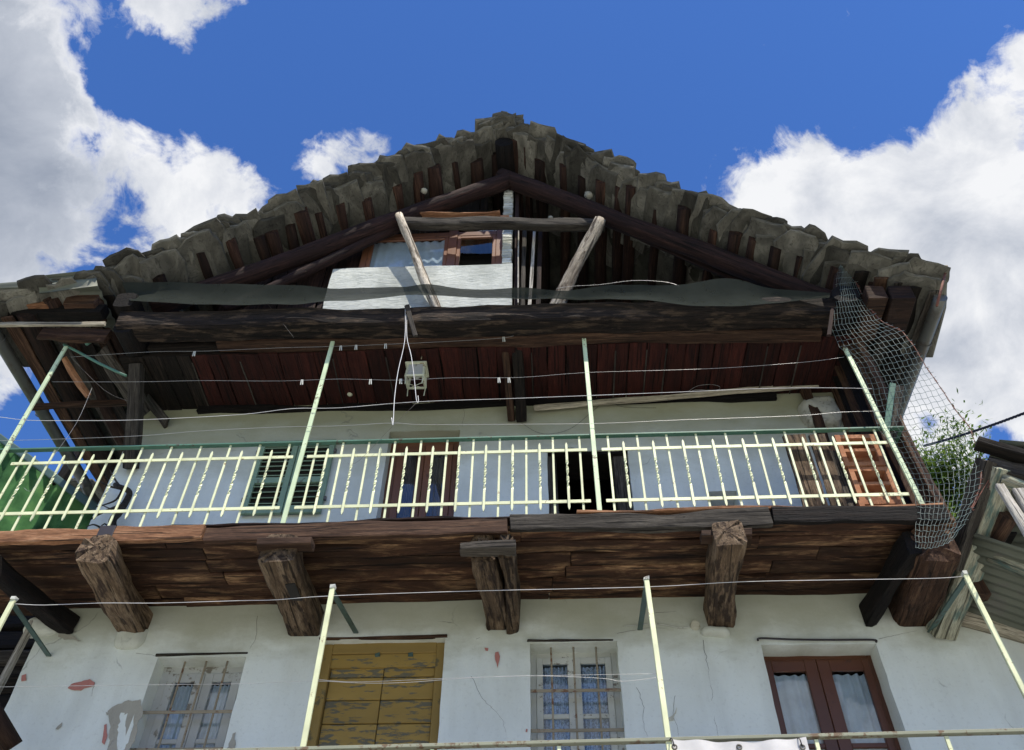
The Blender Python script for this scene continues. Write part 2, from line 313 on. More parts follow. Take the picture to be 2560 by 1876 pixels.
M['leaf'] = leafm('tree_leaves', (.06, .12, .02), (.20, .28, .05))
M['ground'] = stone('pale_bounce_yard', (.38, .38, .33), (.48, .48, .42), (.55, .55, .48), (.26, .28, .19), scale=.8, rnd=0.)  # unseen yard made extra pale to bounce fill light onto the walls

# ------------------------------------------------------------------ object helpers
def link(name, me, mat, parent=None, mw=None, label=None):
    if mat is not None and not me.materials: me.materials.append(mat)
    o = bpy.data.objects.new(name, me); C.objects.link(o)
    if mw is None: mw = Matrix()
    if parent is not None:
        o.parent = parent; o.matrix_parent_inverse = WORLD[parent.name].inverted(); o.matrix_basis = mw
    else: o.matrix_world = mw
    WORLD[o.name] = mw.copy()
    if label: o['label'] = label
    return o
WORLD = {}
def thing(name, loc, label, cat, group=None):
    o = bpy.data.objects.new(name, None); C.objects.link(o); o.empty_display_size = .2
    mw = Matrix.Translation(loc); o.matrix_world = mw; WORLD[o.name] = mw
    o['label'] = label; o['category'] = cat
    if group: o['group'] = group
    return o
def tag(o, label, cat, group=None):
    o['label'] = label; o['category'] = cat
    if group: o['group'] = group
    return o
def from_bm(bm, name, smooth=False):
    me = bpy.data.meshes.new(name); bm.normal_update(); bm.to_mesh(me); bm.free()
    if smooth:
        for p in me.polygons: p.use_smooth = True
    return me
def frame(p0, p1, up=(0, 0, 1)):
    x = (Vector(p1)-Vector(p0)); L = x.length; x.normalize(); up = Vector(up)
    if abs(x.dot(up)) > .98: up = Vector((0, 1, 0))
    y = up.cross(x).normalized(); z = x.cross(y)
    m = Matrix(((x.x, y.x, z.x, p0[0]), (x.y, y.y, z.y, p0[1]), (x.z, y.z, z.z, p0[2]), (0, 0, 0, 1)))
    return m, L
_seed = [0]
def beam_mesh(L, w, h, e=.35, n=10, segs=None, rough=.006, taper=1., bend=0., endrough=.01, smooth=True, name='beam'):
    _seed[0] += 1; sd = Vector((_seed[0]*7.31, _seed[0]*3.7, _seed[0]*1.9))
    segs = segs or max(2, min(26, int(L/.13)))
    vs = []; fs = []
    for i in range(segs+1):
        f = i/segs; x = L*f; k = 1+(taper-1)*f
        bz = bend*math.sin(math.pi*f)
        for j in range(n):
            a = 2*math.pi*(j+.5)/n; ca, sa = math.cos(a), math.sin(a)
            yy = math.copysign(abs(ca)**e, ca)*w/2*k; zz = math.copysign(abs(sa)**e, sa)*h/2*k
            q = Vector((x*2.2, yy*9, zz*9))+sd
            d = 1+noise.noise(q)*rough*2/max(min(w, h), .01)+noise.noise(q*3.1)*rough/max(min(w, h), .01)
            ex = 0
            if i in (0, segs): ex = noise.noise(Vector((yy*25, zz*25, 1))+sd)*endrough
            low = noise.noise(Vector((x*1.1, 0, 3))+sd)*rough*2
            vs.append((x+ex, yy*d+low, zz*d+bz+noise.noise(Vector((x*1.1, 9, 3))+sd)*rough*2))
    for i in range(segs):
        for j in range(n):
            a = i*n+j; b = i*n+(j+1) % n
            fs.append((a, b, b+n, a+n))
    c0 = len(vs); vs.append((-endrough*.3, 0, 0)); c1 = len(vs); vs.append((L+endrough*.3, 0, bend*0))
    for j in range(n):
        fs.append((c0, (j+1) % n, j)); fs.append((c1, segs*n+j, segs*n+(j+1) % n))
    me = bpy.data.meshes.new(name); me.from_pydata(vs, [], fs); me.update()
    if smooth:
        for p in me.polygons:
            if len(p.vertices) == 4: p.use_smooth = (e > .6)
    return me
def beam(name, p0, p1, w, h, mat, parent=None, up=(0, 0, 1), label=None, **kw):
    mw, L = frame(p0, p1, up)
    return link(name, beam_mesh(L, w, h, name=name, **kw), M[mat] if isinstance(mat, str) else mat, parent, mw, label)
def log(name, p0, p1, r, mat, parent=None, **kw):
    kw.setdefault('e', 1.); kw.setdefault('rough', .01)
    return beam(name, p0, p1, r*2, r*2, mat, parent, **kw)
BARS = {}
def bar(name, p0, p1, w, h, mat, parent=None, up=(0, 0, 1), label=None):      # crisp little bar
    mw, L = frame(p0, p1, up); key = (round(L, 3), w, h, mat)
    if key not in BARS:
        a, b = w/2, h/2; c = min(a, b)*.25
        prof = [(-a+c, -b), (a-c, -b), (a, -b+c), (a, b-c), (a-c, b), (-a+c, b), (-a, b-c), (-a, -b+c)]
        vs = [(x, y, z) for x in (0, L) for y, z in prof]
        fs = [(i, (i+1) % 8, (i+1) % 8+8, i+8) for i in range(8)]+[tuple(range(7, -1, -1)), tuple(range(8, 16))]
        me = bpy.data.meshes.new(name); me.from_pydata(vs, [], fs); me.update(); me.materials.append(M[mat]); BARS[key] = me
    return link(name, BARS[key], None, parent, mw, label)
def box_bm(bm, x0, x1, y0, y1, z0, z1, jit=0.):
    j = lambda: random.uniform(-jit, jit)
    v = [bm.verts.new((x+j(), y+j(), z+j())) for x in (x0, x1) for y in (y0, y1) for z in (z0, z1)]
    for f in ((0, 1, 3, 2), (4, 6, 7, 5), (0, 4, 5, 1), (2, 3, 7, 6), (0, 2, 6, 4), (1, 5, 7, 3)): bm.faces.new([v[i] for i in f])
def box(name, x0, x1, y0, y1, z0, z1, mat, parent=None, bev=0., jit=0., label=None):
    bm = bmesh.new(); cx, cy, cz = (x0+x1)/2, (y0+y1)/2, (z0+z1)/2
    box_bm(bm, x0-cx, x1-cx, y0-cy, y1-cy, z0-cz, z1-cz, jit)
    if bev: bmesh.ops.bevel(bm, geom=bm.edges[:], offset=bev, segments=1, affect='EDGES')
    return link(name, from_bm(bm, name), M[mat], parent, Matrix.Translation((cx, cy, cz)), label)
def boxes(name, lst, mat, parent=None, bev=0., label=None):
    bm = bmesh.new(); c = Vector(((lst[0][0]+lst[0][1])/2, (lst[0][2]+lst[0][3])/2, (lst[0][4]+lst[0][5])/2))
    for b in lst: box_bm(bm, b[0]-c.x, b[1]-c.x, b[2]-c.y, b[3]-c.y, b[4]-c.z, b[5]-c.z)
    if bev: bmesh.ops.bevel(bm, geom=bm.edges[:], offset=bev, segments=1, affect='EDGES')
    return link(name, from_bm(bm, name), M[mat], parent, Matrix.Translation(c), label)
def smooth_path(pts, sub=5):
    P = [Vector(p) for p in pts]
    if len(P) < 3: return P
    o = []
    for i in range(len(P)-1):
        a = P[max(i-1, 0)]; b = P[i]; c = P[i+1]; d = P[min(i+2, len(P)-1)]
        for s in range(sub):
            t = s/sub
            o.append(.5*((2*b)+(c-a)*t+(2*a-5*b+4*c-d)*t*t+(3*b-a-3*c+d)*t*t*t))
    o.append(P[-1]); return o
def tube_bm(bm, pts, r, n=5, r1=None, cap=True):
    pts = [Vector(p) for p in pts]; rings = []; N = len(pts)
    ref = Vector((.13, .31, .94))
    for i, p in enumerate(pts):
        t = (pts[min(i+1, N-1)]-pts[max(i-1, 0)])
        if t.length < 1e-9: t = Vector((0, 0, 1))
        t.normalize(); a = t.cross(ref); 
        if a.length < .05: a = t.cross(Vector((1, 0, 0)))
        a.normalize(); b = t.cross(a); rr = r if r1 is None else r+(r1-r)*i/(N-1)
        rings.append([bm.verts.new(p+(a*math.cos(2*math.pi*k/n)+b*math.sin(2*math.pi*k/n))*rr) for k in range(n)])
    for A, B in zip(rings, rings[1:]):
        for k in range(n): bm.faces.new((A[k], A[(k+1) % n], B[(k+1) % n], B[k]))
    if cap and n > 2: bm.faces.new(rings[0][::-1]); bm.faces.new(rings[-1])
def tube(name, pts, r, mat, parent=None, n=6, r1=None, sub=5, label=None):
    pts = smooth_path(pts, sub) if sub else [Vector(p) for p in pts]
    o = pts[0].copy(); bm = bmesh.new(); tube_bm(bm, [p-o for p in pts], r, n, r1)
    return link(name, from_bm(bm, name, True), M[mat], parent, Matrix.Translation(o), label)
def pxline(pts, Y): return [PY(x, y, Y) for x, y in pts]

# ------------------------------------------------------------------ key planes
YW, YR, YG = 6.15, 5.33, 5.42     # house wall, balcony front, gable wall
XL, XR = -4.22, 2.95              # upper wall corners

# ------------------------------------------------------------------ ground
bm = bmesh.new(); bmesh.ops.create_grid(bm, x_segments=60, y_segments=60, size=300)
for v in bm.verts:
    d = math.hypot(v.co.x, v.co.y); v.co.z = 0 if d < 25 else noise.noise(v.co*.02)*min(6, (d-25)*.08)-.0
g = link('ground', from_bm(bm, 'ground'), M['ground']); g['kind'] = 'structure'

bm = bmesh.new(); rows = []
for j in range(14):
    rr = 30+j*7; rows.append([bm.verts.new((rr*math.cos(a), -6+rr*math.sin(a), max(-1, (rr-32)*.30)*(1+.25*noise.noise(Vector((math.cos(a)*3, math.sin(a)*3, j*.2))))+noise.noise(Vector((rr*.1*math.cos(a), rr*.1*math.sin(a), 5)))*2.5)) for a in [math.pi*(1.0+i/60) for i in range(61)]])
for A, B in zip(rows, rows[1:]):
    for i in range(60): bm.faces.new((A[i], A[i+1], B[i+1], B[i]))
bmesh.ops.recalc_face_normals(bm, faces=bm.faces[:])
hs = link('added_hillside', from_bm(bm, 'added_hillside', True), M['hill']); hs['kind'] = 'structure'  # unseen slope added behind the camera to cut low sky light

# ------------------------------------------------------------------ house walls
house = thing('stone_roofed_house', (0, YW, 0), 'old pale blue plastered alpine house with schist slab roof, timber loggia and two balconies', 'house')
def q(px, py, Y=YW): v = PY(px, py, Y); return v.x, v.z
def hole(x0, x1, z0, z1): return (min(x0, x1), max(x0, x1), z0, z1)
# openings
udx0, udz1 = q(975, 1079); udx1 = q(1150, 1078)[0]
UD = hole(udx0, udx1, 5.62, udz1)
udk = hole(q(1368, 1127)[0], q(1568, 1127)[0], 5.62, q(1460, 1127)[1])
nc = hole(q(1765, 1228)[0], q(1842, 1228)[0], q(1800, 1284)[1], q(1800, 1228)[1])
WL = hole(q(393, 1650)[0], q(618, 1637)[0], 4.02, q(500, 1643)[1])
YD = hole(q(803, 1605)[0], q(1114, 1590)[0], 3.12, q(960, 1597)[1])
WR = hole(q(1325, 1610)[0], q(1542, 1605)[0], 4.02, q(1430, 1607)[1])
RD = hole(q(1903, 1612)[0], q(2191, 1611)[0], 3.12, q(2040, 1611)[1])
def wall_mesh(name, x0, x1, z0, z1, holes, y, depth, cell=.12, amp=.012, par=house):
    xs = {x0, x1}; zs = {z0, z1}
    for h in holes: xs |= {h[0], h[1]}; zs |= {h[2], h[3]}
    def fine(s):
        s = sorted(s); o = []
        for a, b in zip(s, s[1:]):
            k = max(1, round((b-a)/cell)); o += [a+(b-a)*i/k for i in range(k)]
        return o+[s[-1]]
    X, Z = fine(xs), fine(zs); bm = bmesh.new(); V = {}
    def inh(cx, cz): return any(h[0] < cx < h[1] and h[2] < cz < h[3] for h in holes)
    def P(x, yy, z):
        q = Vector((x*1.3, yy, z*1.3))
        return (x+noise.noise(q*5+Vector((5, 0, 0)))*.008, yy+(noise.noise(q)*amp+noise.noise(q*4)*amp*.35), z+noise.noise(q*5)*.008)
    def vert(i, j, k):
        if (i, j, k) not in V: V[i, j, k] = bm.verts.new(P(X[i], y+k*depth, Z[j]))
        return V[i, j, k]
    nx, nz = len(X)-1, len(Z)-1
    solid = [[not inh((X[i]+X[i+1])/2, (Z[j]+Z[j+1])/2) for j in range(nz)] for i in range(nx)]
    for i in range(nx):
        for j in range(nz):
            if not solid[i][j]: continue
            bm.faces.new((vert(i, j, 0), vert(i+1, j, 0), vert(i+1, j+1, 0), vert(i, j+1, 0)))
            bm.faces.new((vert(i, j+1, 1), vert(i+1, j+1, 1), vert(i+1, j, 1), vert(i, j, 1)))
            for di, dj, (a, b) in ((-1, 0, ((i, j), (i, j+1))), (1, 0, ((i+1, j+1), (i+1, j))), (0, -1, ((i+1, j), (i, j))), (0, 1, ((i, j+1), (i+1, j+1)))):
                ii, jj = i+di, j+dj
                if not (0 <= ii < nx and 0 <= jj < nz) or not solid[ii][jj]:
                    bm.faces.new((vert(*a, 0), vert(*b, 0), vert(*b, 1), vert(*a, 1)))
    me = from_bm(bm, name, False)
    return me
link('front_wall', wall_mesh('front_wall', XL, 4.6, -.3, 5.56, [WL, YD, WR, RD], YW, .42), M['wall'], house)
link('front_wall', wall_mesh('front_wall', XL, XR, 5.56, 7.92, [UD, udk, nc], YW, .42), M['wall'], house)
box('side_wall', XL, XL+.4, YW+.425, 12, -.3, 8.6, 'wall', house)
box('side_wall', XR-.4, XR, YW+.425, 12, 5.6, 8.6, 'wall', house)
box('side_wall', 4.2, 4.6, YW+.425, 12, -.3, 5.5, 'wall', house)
box('back_wall', XL, 4.6, 12.01, 12.4, -.3, 8.6, 'soot', house)
box('inner_floor', XL+.41, 4.19, YW+.43, 11.9, 5.3, 5.5, 'soot', house)
box('inner_floor', XL+.41, XR-.41, YW+.43, 11.9, 3.0, 3.1, 'soot', house)
box('attic_floor', XL+.3, XR-.02, 5.37, 11.9, 7.93, 8.02, 'soot', house)

# --- peeled patches and pink remnants on the plaster (thin flakes of older coats)
def patch(name, pts, mat, Y=YW-.004, lab=None, th=.003, wob=3.2):
    # irregular flat remnant, outline given on the wall
    o = []
    n = len(pts)
    for i in range(n):
        a, b = pts[i], pts[(i+1) % n]; L = math.hypot(b[0]-a[0], b[1]-a[1]); k = max(1, int(L/7))
        for s in range(k):
            t = s/k; o.append((a[0]+(b[0]-a[0])*t+random.uniform(-wob, wob)*(s > 0), a[1]+(b[1]-a[1])*t+random.uniform(-wob, wob)*(s > 0)))
    P = [PY(x, y, Y) for x, y in o]
    for p in P:                           # follow the wall's lumps
        qv = Vector((p.x*1.3, YW, p.z*1.3)); p.y = YW+noise.noise(qv)*.012+noise.noise(qv*4)*.0042-.006
    c = sum(P, Vector())/len(P); bm = bmesh.new()
    f = bm.faces.new([bm.verts.new(p-c) for p in P]); bmesh.ops.triangulate(bm, faces=[f])
    e = bmesh.ops.extrude_face_region(bm, geom=bm.faces[:]); 
    for v in [g for g in e['geom'] if isinstance(g, bmesh.types.BMVert)]: v.co.y -= th
    bmesh.ops.recalc_face_normals(bm, faces=bm.faces[:])
    return link(name, from_bm(bm, name), M[mat], house, Matrix.Translation(c), lab)
patch('bare_render_patch', [(322, 1752), (352, 1750), (358, 1775), (350, 1800), (340, 1840), (318, 1890), (270, 1890), (278, 1820), (270, 1780), (290, 1765)], 'patch', lab='grey patch of bare render left of the barred window')
patch('paint_island', [(305, 1780), (338, 1778), (330, 1830), (312, 1876), (295, 1876), (298, 1820)], 'wall')
patch('bare_render_patch', [(266, 1782), (288, 1780), (284, 1792), (268, 1790)], 'patch')
patch('bare_render_patch', [(582, 1835), (590, 1832), (588, 1890), (566, 1890), (572, 1860)], 'patch')
patch('bare_render_patch', [(150, 1580), (178, 1588), (205, 1604), (170, 1600), (146, 1594)], 'patch')
patch('pink_paint_flake', [(170, 1722), (180, 1712), (205, 1706), (226, 1700), (238, 1708), (236, 1716), (212, 1722), (204, 1728), (180, 1726)], 'pink', wob=1.5)
patch('pink_paint_flake', [(262, 1815), (268, 1812), (270, 1840), (262, 1864), (256, 1858), (260, 1835)], 'pink', wob=1.5)
patch('pink_paint_flake', [(1238, 1632), (1246, 1630), (1250, 1642), (1246, 1660), (1244, 1670), (1238, 1650)], 'pink', wob=1)
patch('pink_paint_flake', [(1211, 1620), (1221, 1621), (1220, 1628), (1214, 1627)], 'pink', wob=1)
patch('pink_paint_flake', [(55, 1690), (66, 1686), (66, 1702), (54, 1704)], 'pink', wob=1)
patch('pink_paint_flake', [(1315, 1823), (1319, 1823), (1318, 1830), (1314, 1830)], 'pink', wob=1)
patch('bare_render_patch', [(1670, 1796), (1690, 1785), (1692, 1768), (1684, 1796), (1684, 1802), (1670, 1803)], 'cream_pl', wob=1)
patch('bare_render_patch', [(140, 1824), (152, 1812), (157, 1808), (155, 1818), (146, 1826)], 'patch', wob=1)
# crack lines
def crack(pts, w=.004):
    P = []
    for (a, b) in zip(pts, pts[1:]):
        k = max(2, int(math.hypot(b[0]-a[0], b[1]-a[1])/8))
        for s in range(k):
            t = s/k; P.append((a[0]+(b[0]-a[0])*t+random.uniform(-2.5, 2.5), a[1]+(b[1]-a[1])*t))
    W = []
    for x, y in P:
        p = PY(x, y, YW); qv = Vector((p.x*1.3, YW, p.z*1.3)); p.y = YW+noise.noise(qv)*.012+noise.noise(qv*4)*.0042; W.append(p)
    o = W[0].copy(); bm = bmesh.new(); tube_bm(bm, [p-o for p in W], w*.5, 4, w*.2)
    return link('crack', from_bm(bm, 'crack'), M['wdk'], house, Matrix.Translation(o))
for c_ in [[(1178, 1690), (1200, 1740), (1255, 1795), (1268, 1840)], [(1592, 1720), (1610, 1770), (1608, 1810), (1618, 1850)], [(1688, 1740), (1684, 1790), (1700, 1850)],
           [(1758, 1600), (1775, 1700), (1794, 1850)], [(645, 1540), (638, 1600), (620, 1630)], [(1157, 1004), (1160, 1040), (1155, 1078)], [(340, 1634), (380, 1638), (410, 1648)],
           [(236, 1716), (232, 1735), (228, 1750)], [(1540, 1585), (1620, 1570), (1720, 1572)], [(2195, 1598), (2300, 1575)], [(1640, 1532), (1700, 1528)], [(1192, 1598), (1205, 1590)]]: crack(c_)

# ------------------------------------------------------------------ glazed things
def curtain(name, x0, x1, z0, z1, y, mat, parent, waves=9, amp=.017, gather=0.):
    bm = bmesh.new(); nx, nz = waves*6, 8; V = []
    for j in range(nz+1):
        fz = j/nz
        for i in range(nx+1):
            f = i/nx; xx = x0+(x1-x0)*f+gather*(1-fz)*math.sin(f*3)*.02
            V.append(bm.verts.new((xx-x0, amp*math.sin(f*waves*2*math.pi+.5*math.sin(f*9))*(1+.5*math.sin(fz*3+f*5)), z0+(z1-z0)*fz-z0)))
    for j in range(nz):
        for i in range(nx):
            a = j*(nx+1)+i; bm.faces.new((V[a], V[a+1], V[a+nx+2], V[a+nx+1]))
    return link(name, from_bm(bm, name, True), M[mat], parent, Matrix.Translation((x0, y, z0)))
def leaf(parent, x0, x1, z0, z1, y, mat, rail=.055, out=None, side=0, t=.035, munt=(), cur='curtain', curz=None, nm='sash', bottom=.07, curw=6):
    ra = rb = rail
    if out is not None: ra, rb = (out, rail) if side == 0 else (rail, out)
    L = [(x0, x0+ra, y, y+t, z0, z1), (x1-rb, x1, y, y+t, z0, z1), (x0+ra-.001, x1-rb+.001, y+.002, y+t-.002, z1-rail, z1-.001), (x0+ra-.001, x1-rb+.001, y+.002, y+t-.002, z0+.001, z0+bottom)]
    for mz in munt: L.append((x0+ra-.001, x1-rb+.001, y+.004, y+t-.004, mz-.018, mz+.018))
    o = boxes(nm, L, mat, parent, bev=.004)
    return o
def window(name, H, mat, label, ydep=.16, munt=(), cur='curtain', bars=None, rail=.05, fr=.05, nleaf=2, curw=7, bottom=.07, out=None):
    x0, x1, z0, z1 = H; y = YW+ydep
    fr_o = boxes(name, [(x0-.01, x0+fr, y, y+.06, z0, z1+.01), (x1-fr, x1+.01, y, y+.06, z0, z1+.01), (x0+fr-.001, x1-fr+.001, y+.002, y+.058, z1-fr, z1+.01), (x0+fr-.001, x1-fr+.001, y+.002, y+.058, z0, z0+fr)], mat, house, bev=.004, label=label)
    a, b = x0+fr, x1-fr
    for k in range(nleaf):
        l0 = a+(b-a)*k/nleaf+(.002 if k else 0); l1 = a+(b-a)*(k+1)/nleaf-(.002 if k == 0 and nleaf > 1 else 0)
        leaf(fr_o, l0, l1, z0+fr, z1-fr, y-.012, mat, rail=rail, munt=munt, bottom=bottom, out=out, side=k)
        box('pane', l0+(out or rail)*.6, l1-(out or rail)*.6, y+.004, y+.008, z0+fr+.03, z1-fr-rail*.8, 'glass', fr_o)
        if cur: curtain('curtain', l0+.015, l1-.015, z0+.1, z1-fr-rail-.01, y+.04, cur, fr_o, waves=curw)
    return fr_o
# lower floor, barred window with worn grey sashes (left)
w1 = window('window', WL, 'greyw', 'window with worn grey sashes behind iron bars, left of the yellow door', munt=(q(500, 1830)[1],), cur='curtain', rail=.07, fr=.06)
w2 = window('window', WR, 'whitew', 'cream window with lace curtains behind rusty bars, right of the yellow door', munt=(q(1430, 1790, 6.3)[1],), cur='lace', rail=.05, fr=.045, curw=8)
def grille(par, H, ks, zs, tilt=0.):
    x0, x1, z0, z1 = H
    for f in ks:
        bx = x0+(x1-x0)*f
        tube('grille_bar', [(bx, YW+.07, z0-.05), (bx+random.uniform(-.004, .004), YW+.065, (z0+z1)/2), (bx, YW+.07, z1+.02)], .0085, 'rust', par, n=6, sub=3)
    for z in zs:
        bar('grille_crossbar', (x0-.03, YW+.055, z), (x1+.03, YW+.055, z), .008, .024, 'rust', par)
grille(w1, WL, (.28, .52, .76), (q(470, 1772, YW)[1], q(450, 1866, YW)[1]))
grille(w2, WR, (.24, .5, .76), (q(1430, 1718, YW)[1], q(1430, 1818, YW)[1]))
# red-brown glazed door (lower right)
rd = window('glazed_door', RD, 'red', 'red-brown glazed double door with white curtains, lower right', ydep=.18, cur='curtain', rail=.095, fr=.035, out=.055, munt=(q(2050, 1866, 6.33)[1],), curw=5, bottom=.6)
# brown glazed door upstairs
ud = window('glazed_door', UD, 'brownv', 'brown varnished glazed double door on the upper balcony', ydep=.15, cur='bead', rail=.07, fr=.075, curw=14, bottom=.25)
# black cable over the red door
tag(tube('cable', pxline([(1895, 1602), (1903, 1596), (1980, 1599), (2080, 1600), (2182, 1600), (2190, 1606)], YW-.02), .008, 'cable'), 'black cable sagging along the lintel over the red-brown door', 'cable')
jb = thing('junction_box', PY(1738, 1563, YW), 'small round cream junction box on the wall beside the fourth joist', 'junction box')
bm = bmesh.new(); bmesh.ops.create_cone(bm, cap_ends=True, segments=20, radius1=.04, radius2=.034, depth=.03)
link('cover', from_bm(bm, 'cover'), M['cream_pl'], jb, Matrix.Translation(PY(1738, 1563, YW-.015)) @ Matrix.Rotation(R_(90), 4, 'X'))
tube('cable_stub', pxline([(1725, 1566), (1700, 1570), (1640, 1560), (1560, 1566)], YW-.012), .004, 'whitew', jb)
# yellow door
x0, x1, z0, z1 = YD; yd = YW+.10
ydo = boxes('yellow_door', [(x0-.02, x0+.085, yd-.03, yd+.05, z0, z1), (x1-.075, x1+.02, yd-.03, yd+.05, z0, z1), (x0+.084, x1-.074, yd-.028, yd+.05, z1-.085, z1+.02)], 'yframe', house, bev=.006, label='ochre yellow plank door with flaking paint')
box('lintel_board', x0, x1, yd-.012, yd-.001+.02, z1-.20, z1-.088, 'yellow', ydo, jit=.003)
rows = [q(1000, y, yd)[1] for y in (1650, 1691, 1748, 1807, 1863)]+[4.16, 3.98, 3.8, 3.6, 3.4, 3.13]
xm = (x0+x1)/2+.015
for a, b in zip(rows, rows[1:]):
    for l, r in ((x0+.09, xm-.003), (xm+.003, x1-.08)):
        box('plank', l, r, yd+.012+random.uniform(-.002, .003), yd+.045, b+.004, a-.004, 'yellow', ydo, bev=.004)
box('door_backing', x0, x1, yd+.051, yd+.06, z0, z1, 'dark', ydo)
for px in (945, 1027):
    box('iron_stud', PY(px, 1638, yd).x-.02, PY(px, 1638, yd).x+.02, yd-.026, yd-.012, PY(px, 1638, yd).z-.02, PY(px, 1638, yd).z+.012, 'dgreen', ydo, jit=.006)
# rough timber lintels over openings
beam('lintel', (WL[0]-.02, YW-.004, WL[3]+.02), (WL[1]+.0, YW+.004, WL[3]+.028), .03, .02, 'wgrey', house, rough=.008)
beam('lintel', (WR[0]-.02, YW-.002, WR[3]+.02), (WR[1]-.03, YW+.006, WR[3]+.018), .03, .016, 'wgrey', house, rough=.006)
beam('lintel', (YD[0]-.02, YW+.002, YD[3]+.012), (YD[1]+.01, YW+.002, YD[3]+.018), .03, .022, 'wbrown', house, rough=.006)
# dark barn doorway upstairs: timber jambs and lintel
x0, x1, z0, z1 = udk
beam('door_jamb', (x0+.03, YW+.16, 5.6), (x0+.0, YW+.16, z1), .16, .22, 'wgrey', house, up=(0, 1, 0), label='rough grey timber jamb')
beam('door_jamb', (x1-.02, YW+.16, 5.6), (x1-.06, YW+.16, z1), .17, .22, 'wgrey', house, up=(0, 1, 0))
beam('lintel', (x0-.05, YW+.22, z1+.005), (x1+.05, YW+.22, z1-.01), .42, .05, 'soot', house)  # deepened and darkened to cover the lit doorway head with painted shade
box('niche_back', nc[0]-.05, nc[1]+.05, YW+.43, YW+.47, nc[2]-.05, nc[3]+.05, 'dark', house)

# shutters of the upper left window
def shutter(xa, xb, z0, z1, hinge):
    y0 = YW-.055
    st = .055
    sh = boxes('shutter', [(xa, xa+st, y0, y0+.035, z0, z1), (xb-st, xb, y0, y0+.035, z0, z1), (xa+st, xb-st, y0+.001, y0+.034, z1-.06, z1-.001), (xa+st, xb-st, y0+.001, y0+.034, z0+.001, z0+.09),
                           (xa+st, xb-st, y0+.001, y0+.034, z0+(z1-z0)*.40, z0+(z1-z0)*.40+.07)], 'shutter', house, bev=.003)
    sl = bmesh.new(); 
    for (a, b) in ((z0+.09, z0+(z1-z0)*.40), (z0+(z1-z0)*.40+.07, z1-.06)):
        k = int(round((b-a)/.062))
        for i in range(k):
            z = a+(b-a)*(i+.5)/k
            mw, L = frame((xa+st-.004, y0+.018, z), (xb-st+.004, y0+.018, z))
            mw = mw @ Matrix.Rotation(R_(32), 4, 'X')
            key = ('slat', round(L, 3))
            if key not in BARS:
                b2 = bmesh.new(); box_bm(b2, 0, L, -.022, .022, -.004, .004); BARS[key] = from_bm(b2, 'slat'); BARS[key].materials.append(M['shutter'])
            link('slat', BARS[key], None, sh, mw)
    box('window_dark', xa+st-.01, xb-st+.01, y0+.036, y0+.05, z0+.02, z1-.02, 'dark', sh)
    hx = xa-.01 if hinge < 0 else xb+.01
    for z in (z0+.17, z1-.14): box('hinge', hx-.012, hx+.012, y0+.005, y0+.03, z-.02, z+.02, 'wdk', sh)
    return sh
sa = q(657, 1112)[0]; sb = q(753, 1112)[0]; sc = q(842, 1112)[0]; sz1 = q(750, 1110)[1]; sz0 = q(700, 1292)[1]
shutter(sa, sb-.004, sz0, sz1, -1)['label'] = 'left green louvred shutter'
shutter(sb+.004, sc, sz0, sz1, 1)['label'] = 'right green louvred shutter'

# ------------------------------------------------------------------ loggia ceiling boards (red)
x = XL+.12; i = 0
while x < XR-.02:
    wd = random.uniform(.13, .2)
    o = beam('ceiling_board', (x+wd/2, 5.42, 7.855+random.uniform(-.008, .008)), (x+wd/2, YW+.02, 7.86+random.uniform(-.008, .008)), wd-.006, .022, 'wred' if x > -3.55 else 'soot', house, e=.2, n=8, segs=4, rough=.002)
    if random.random() < .3: beam('cover_strip', (x+wd, 5.5, 7.838), (x+wd+random.uniform(-.02, .02), YW, 7.84), .014, .006, 'wgrey', house, e=.3, n=6, segs=4, rough=.001)
    x += wd
box('floor_sun_blocker', -5.5, XR, 5.24, YW-.01, 5.566, 5.58, 'soot', house)  # hidden sheet added to stop sun slivers through the plank gaps
box('floor_sun_blocker', XR-.02, 3.5, 5.42, YW-.01, 5.545, 5.56, 'soot', house)  # second sheet, added past the balcony end to block sun on the wall
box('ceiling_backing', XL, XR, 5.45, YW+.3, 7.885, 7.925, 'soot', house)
# wall plate, rubble line at wall head
beam('wall_plate', (-3.6, YW-.01, 7.80), (2.3, YW-.01, 7.80), .07, .09, 'wdark', house, rough=.02)

# ------------------------------------------------------------------ timber front frame
beam('tie_beam', (-4.15, 5.21, 8.08), (2.72, 5.21, 7.97), .24, .27, 'wbeam', house, rough=.016, segs=40, n=14, e=.5, bend=-.03, label='heavy blackened beam across the loggia front')
beam('tie_beam_soffit', (-3.2, 5.36, 7.96), (2.6, 5.37, 7.87), .14, .14, 'wbrown', house, rough=.016, segs=30)
# rafters
apx = PY(1262, 425, YR)
rl0 = Vector((-5.05, 5.33, 7.93)); rr0 = Vector((3.35, 5.33, 7.86))
AP = Vector((apx.x-.0, 5.33, apx.z-.05))
log('rafter', PY(1275, 448, 5.30), PY(380, 775, 5.30), .105, 'wrafter', house, label='long left rafter log under the gable', rough=.012, segs=30)
log('rafter', PY(1252, 440, 5.31), PY(2100, 765, 5.31), .11, 'wrafter', house, label='long right rafter log under the gable', rough=.014, segs=30)
log('inner_rafter', PY(1010, 560, 5.34), PY(560, 775, 5.36), .06, 'wrafter', house, segs=20)
log('inner_rafter', PY(1540, 560, 5.42), PY(1990, 765, 5.5), .06, 'wrafter', house, segs=20)
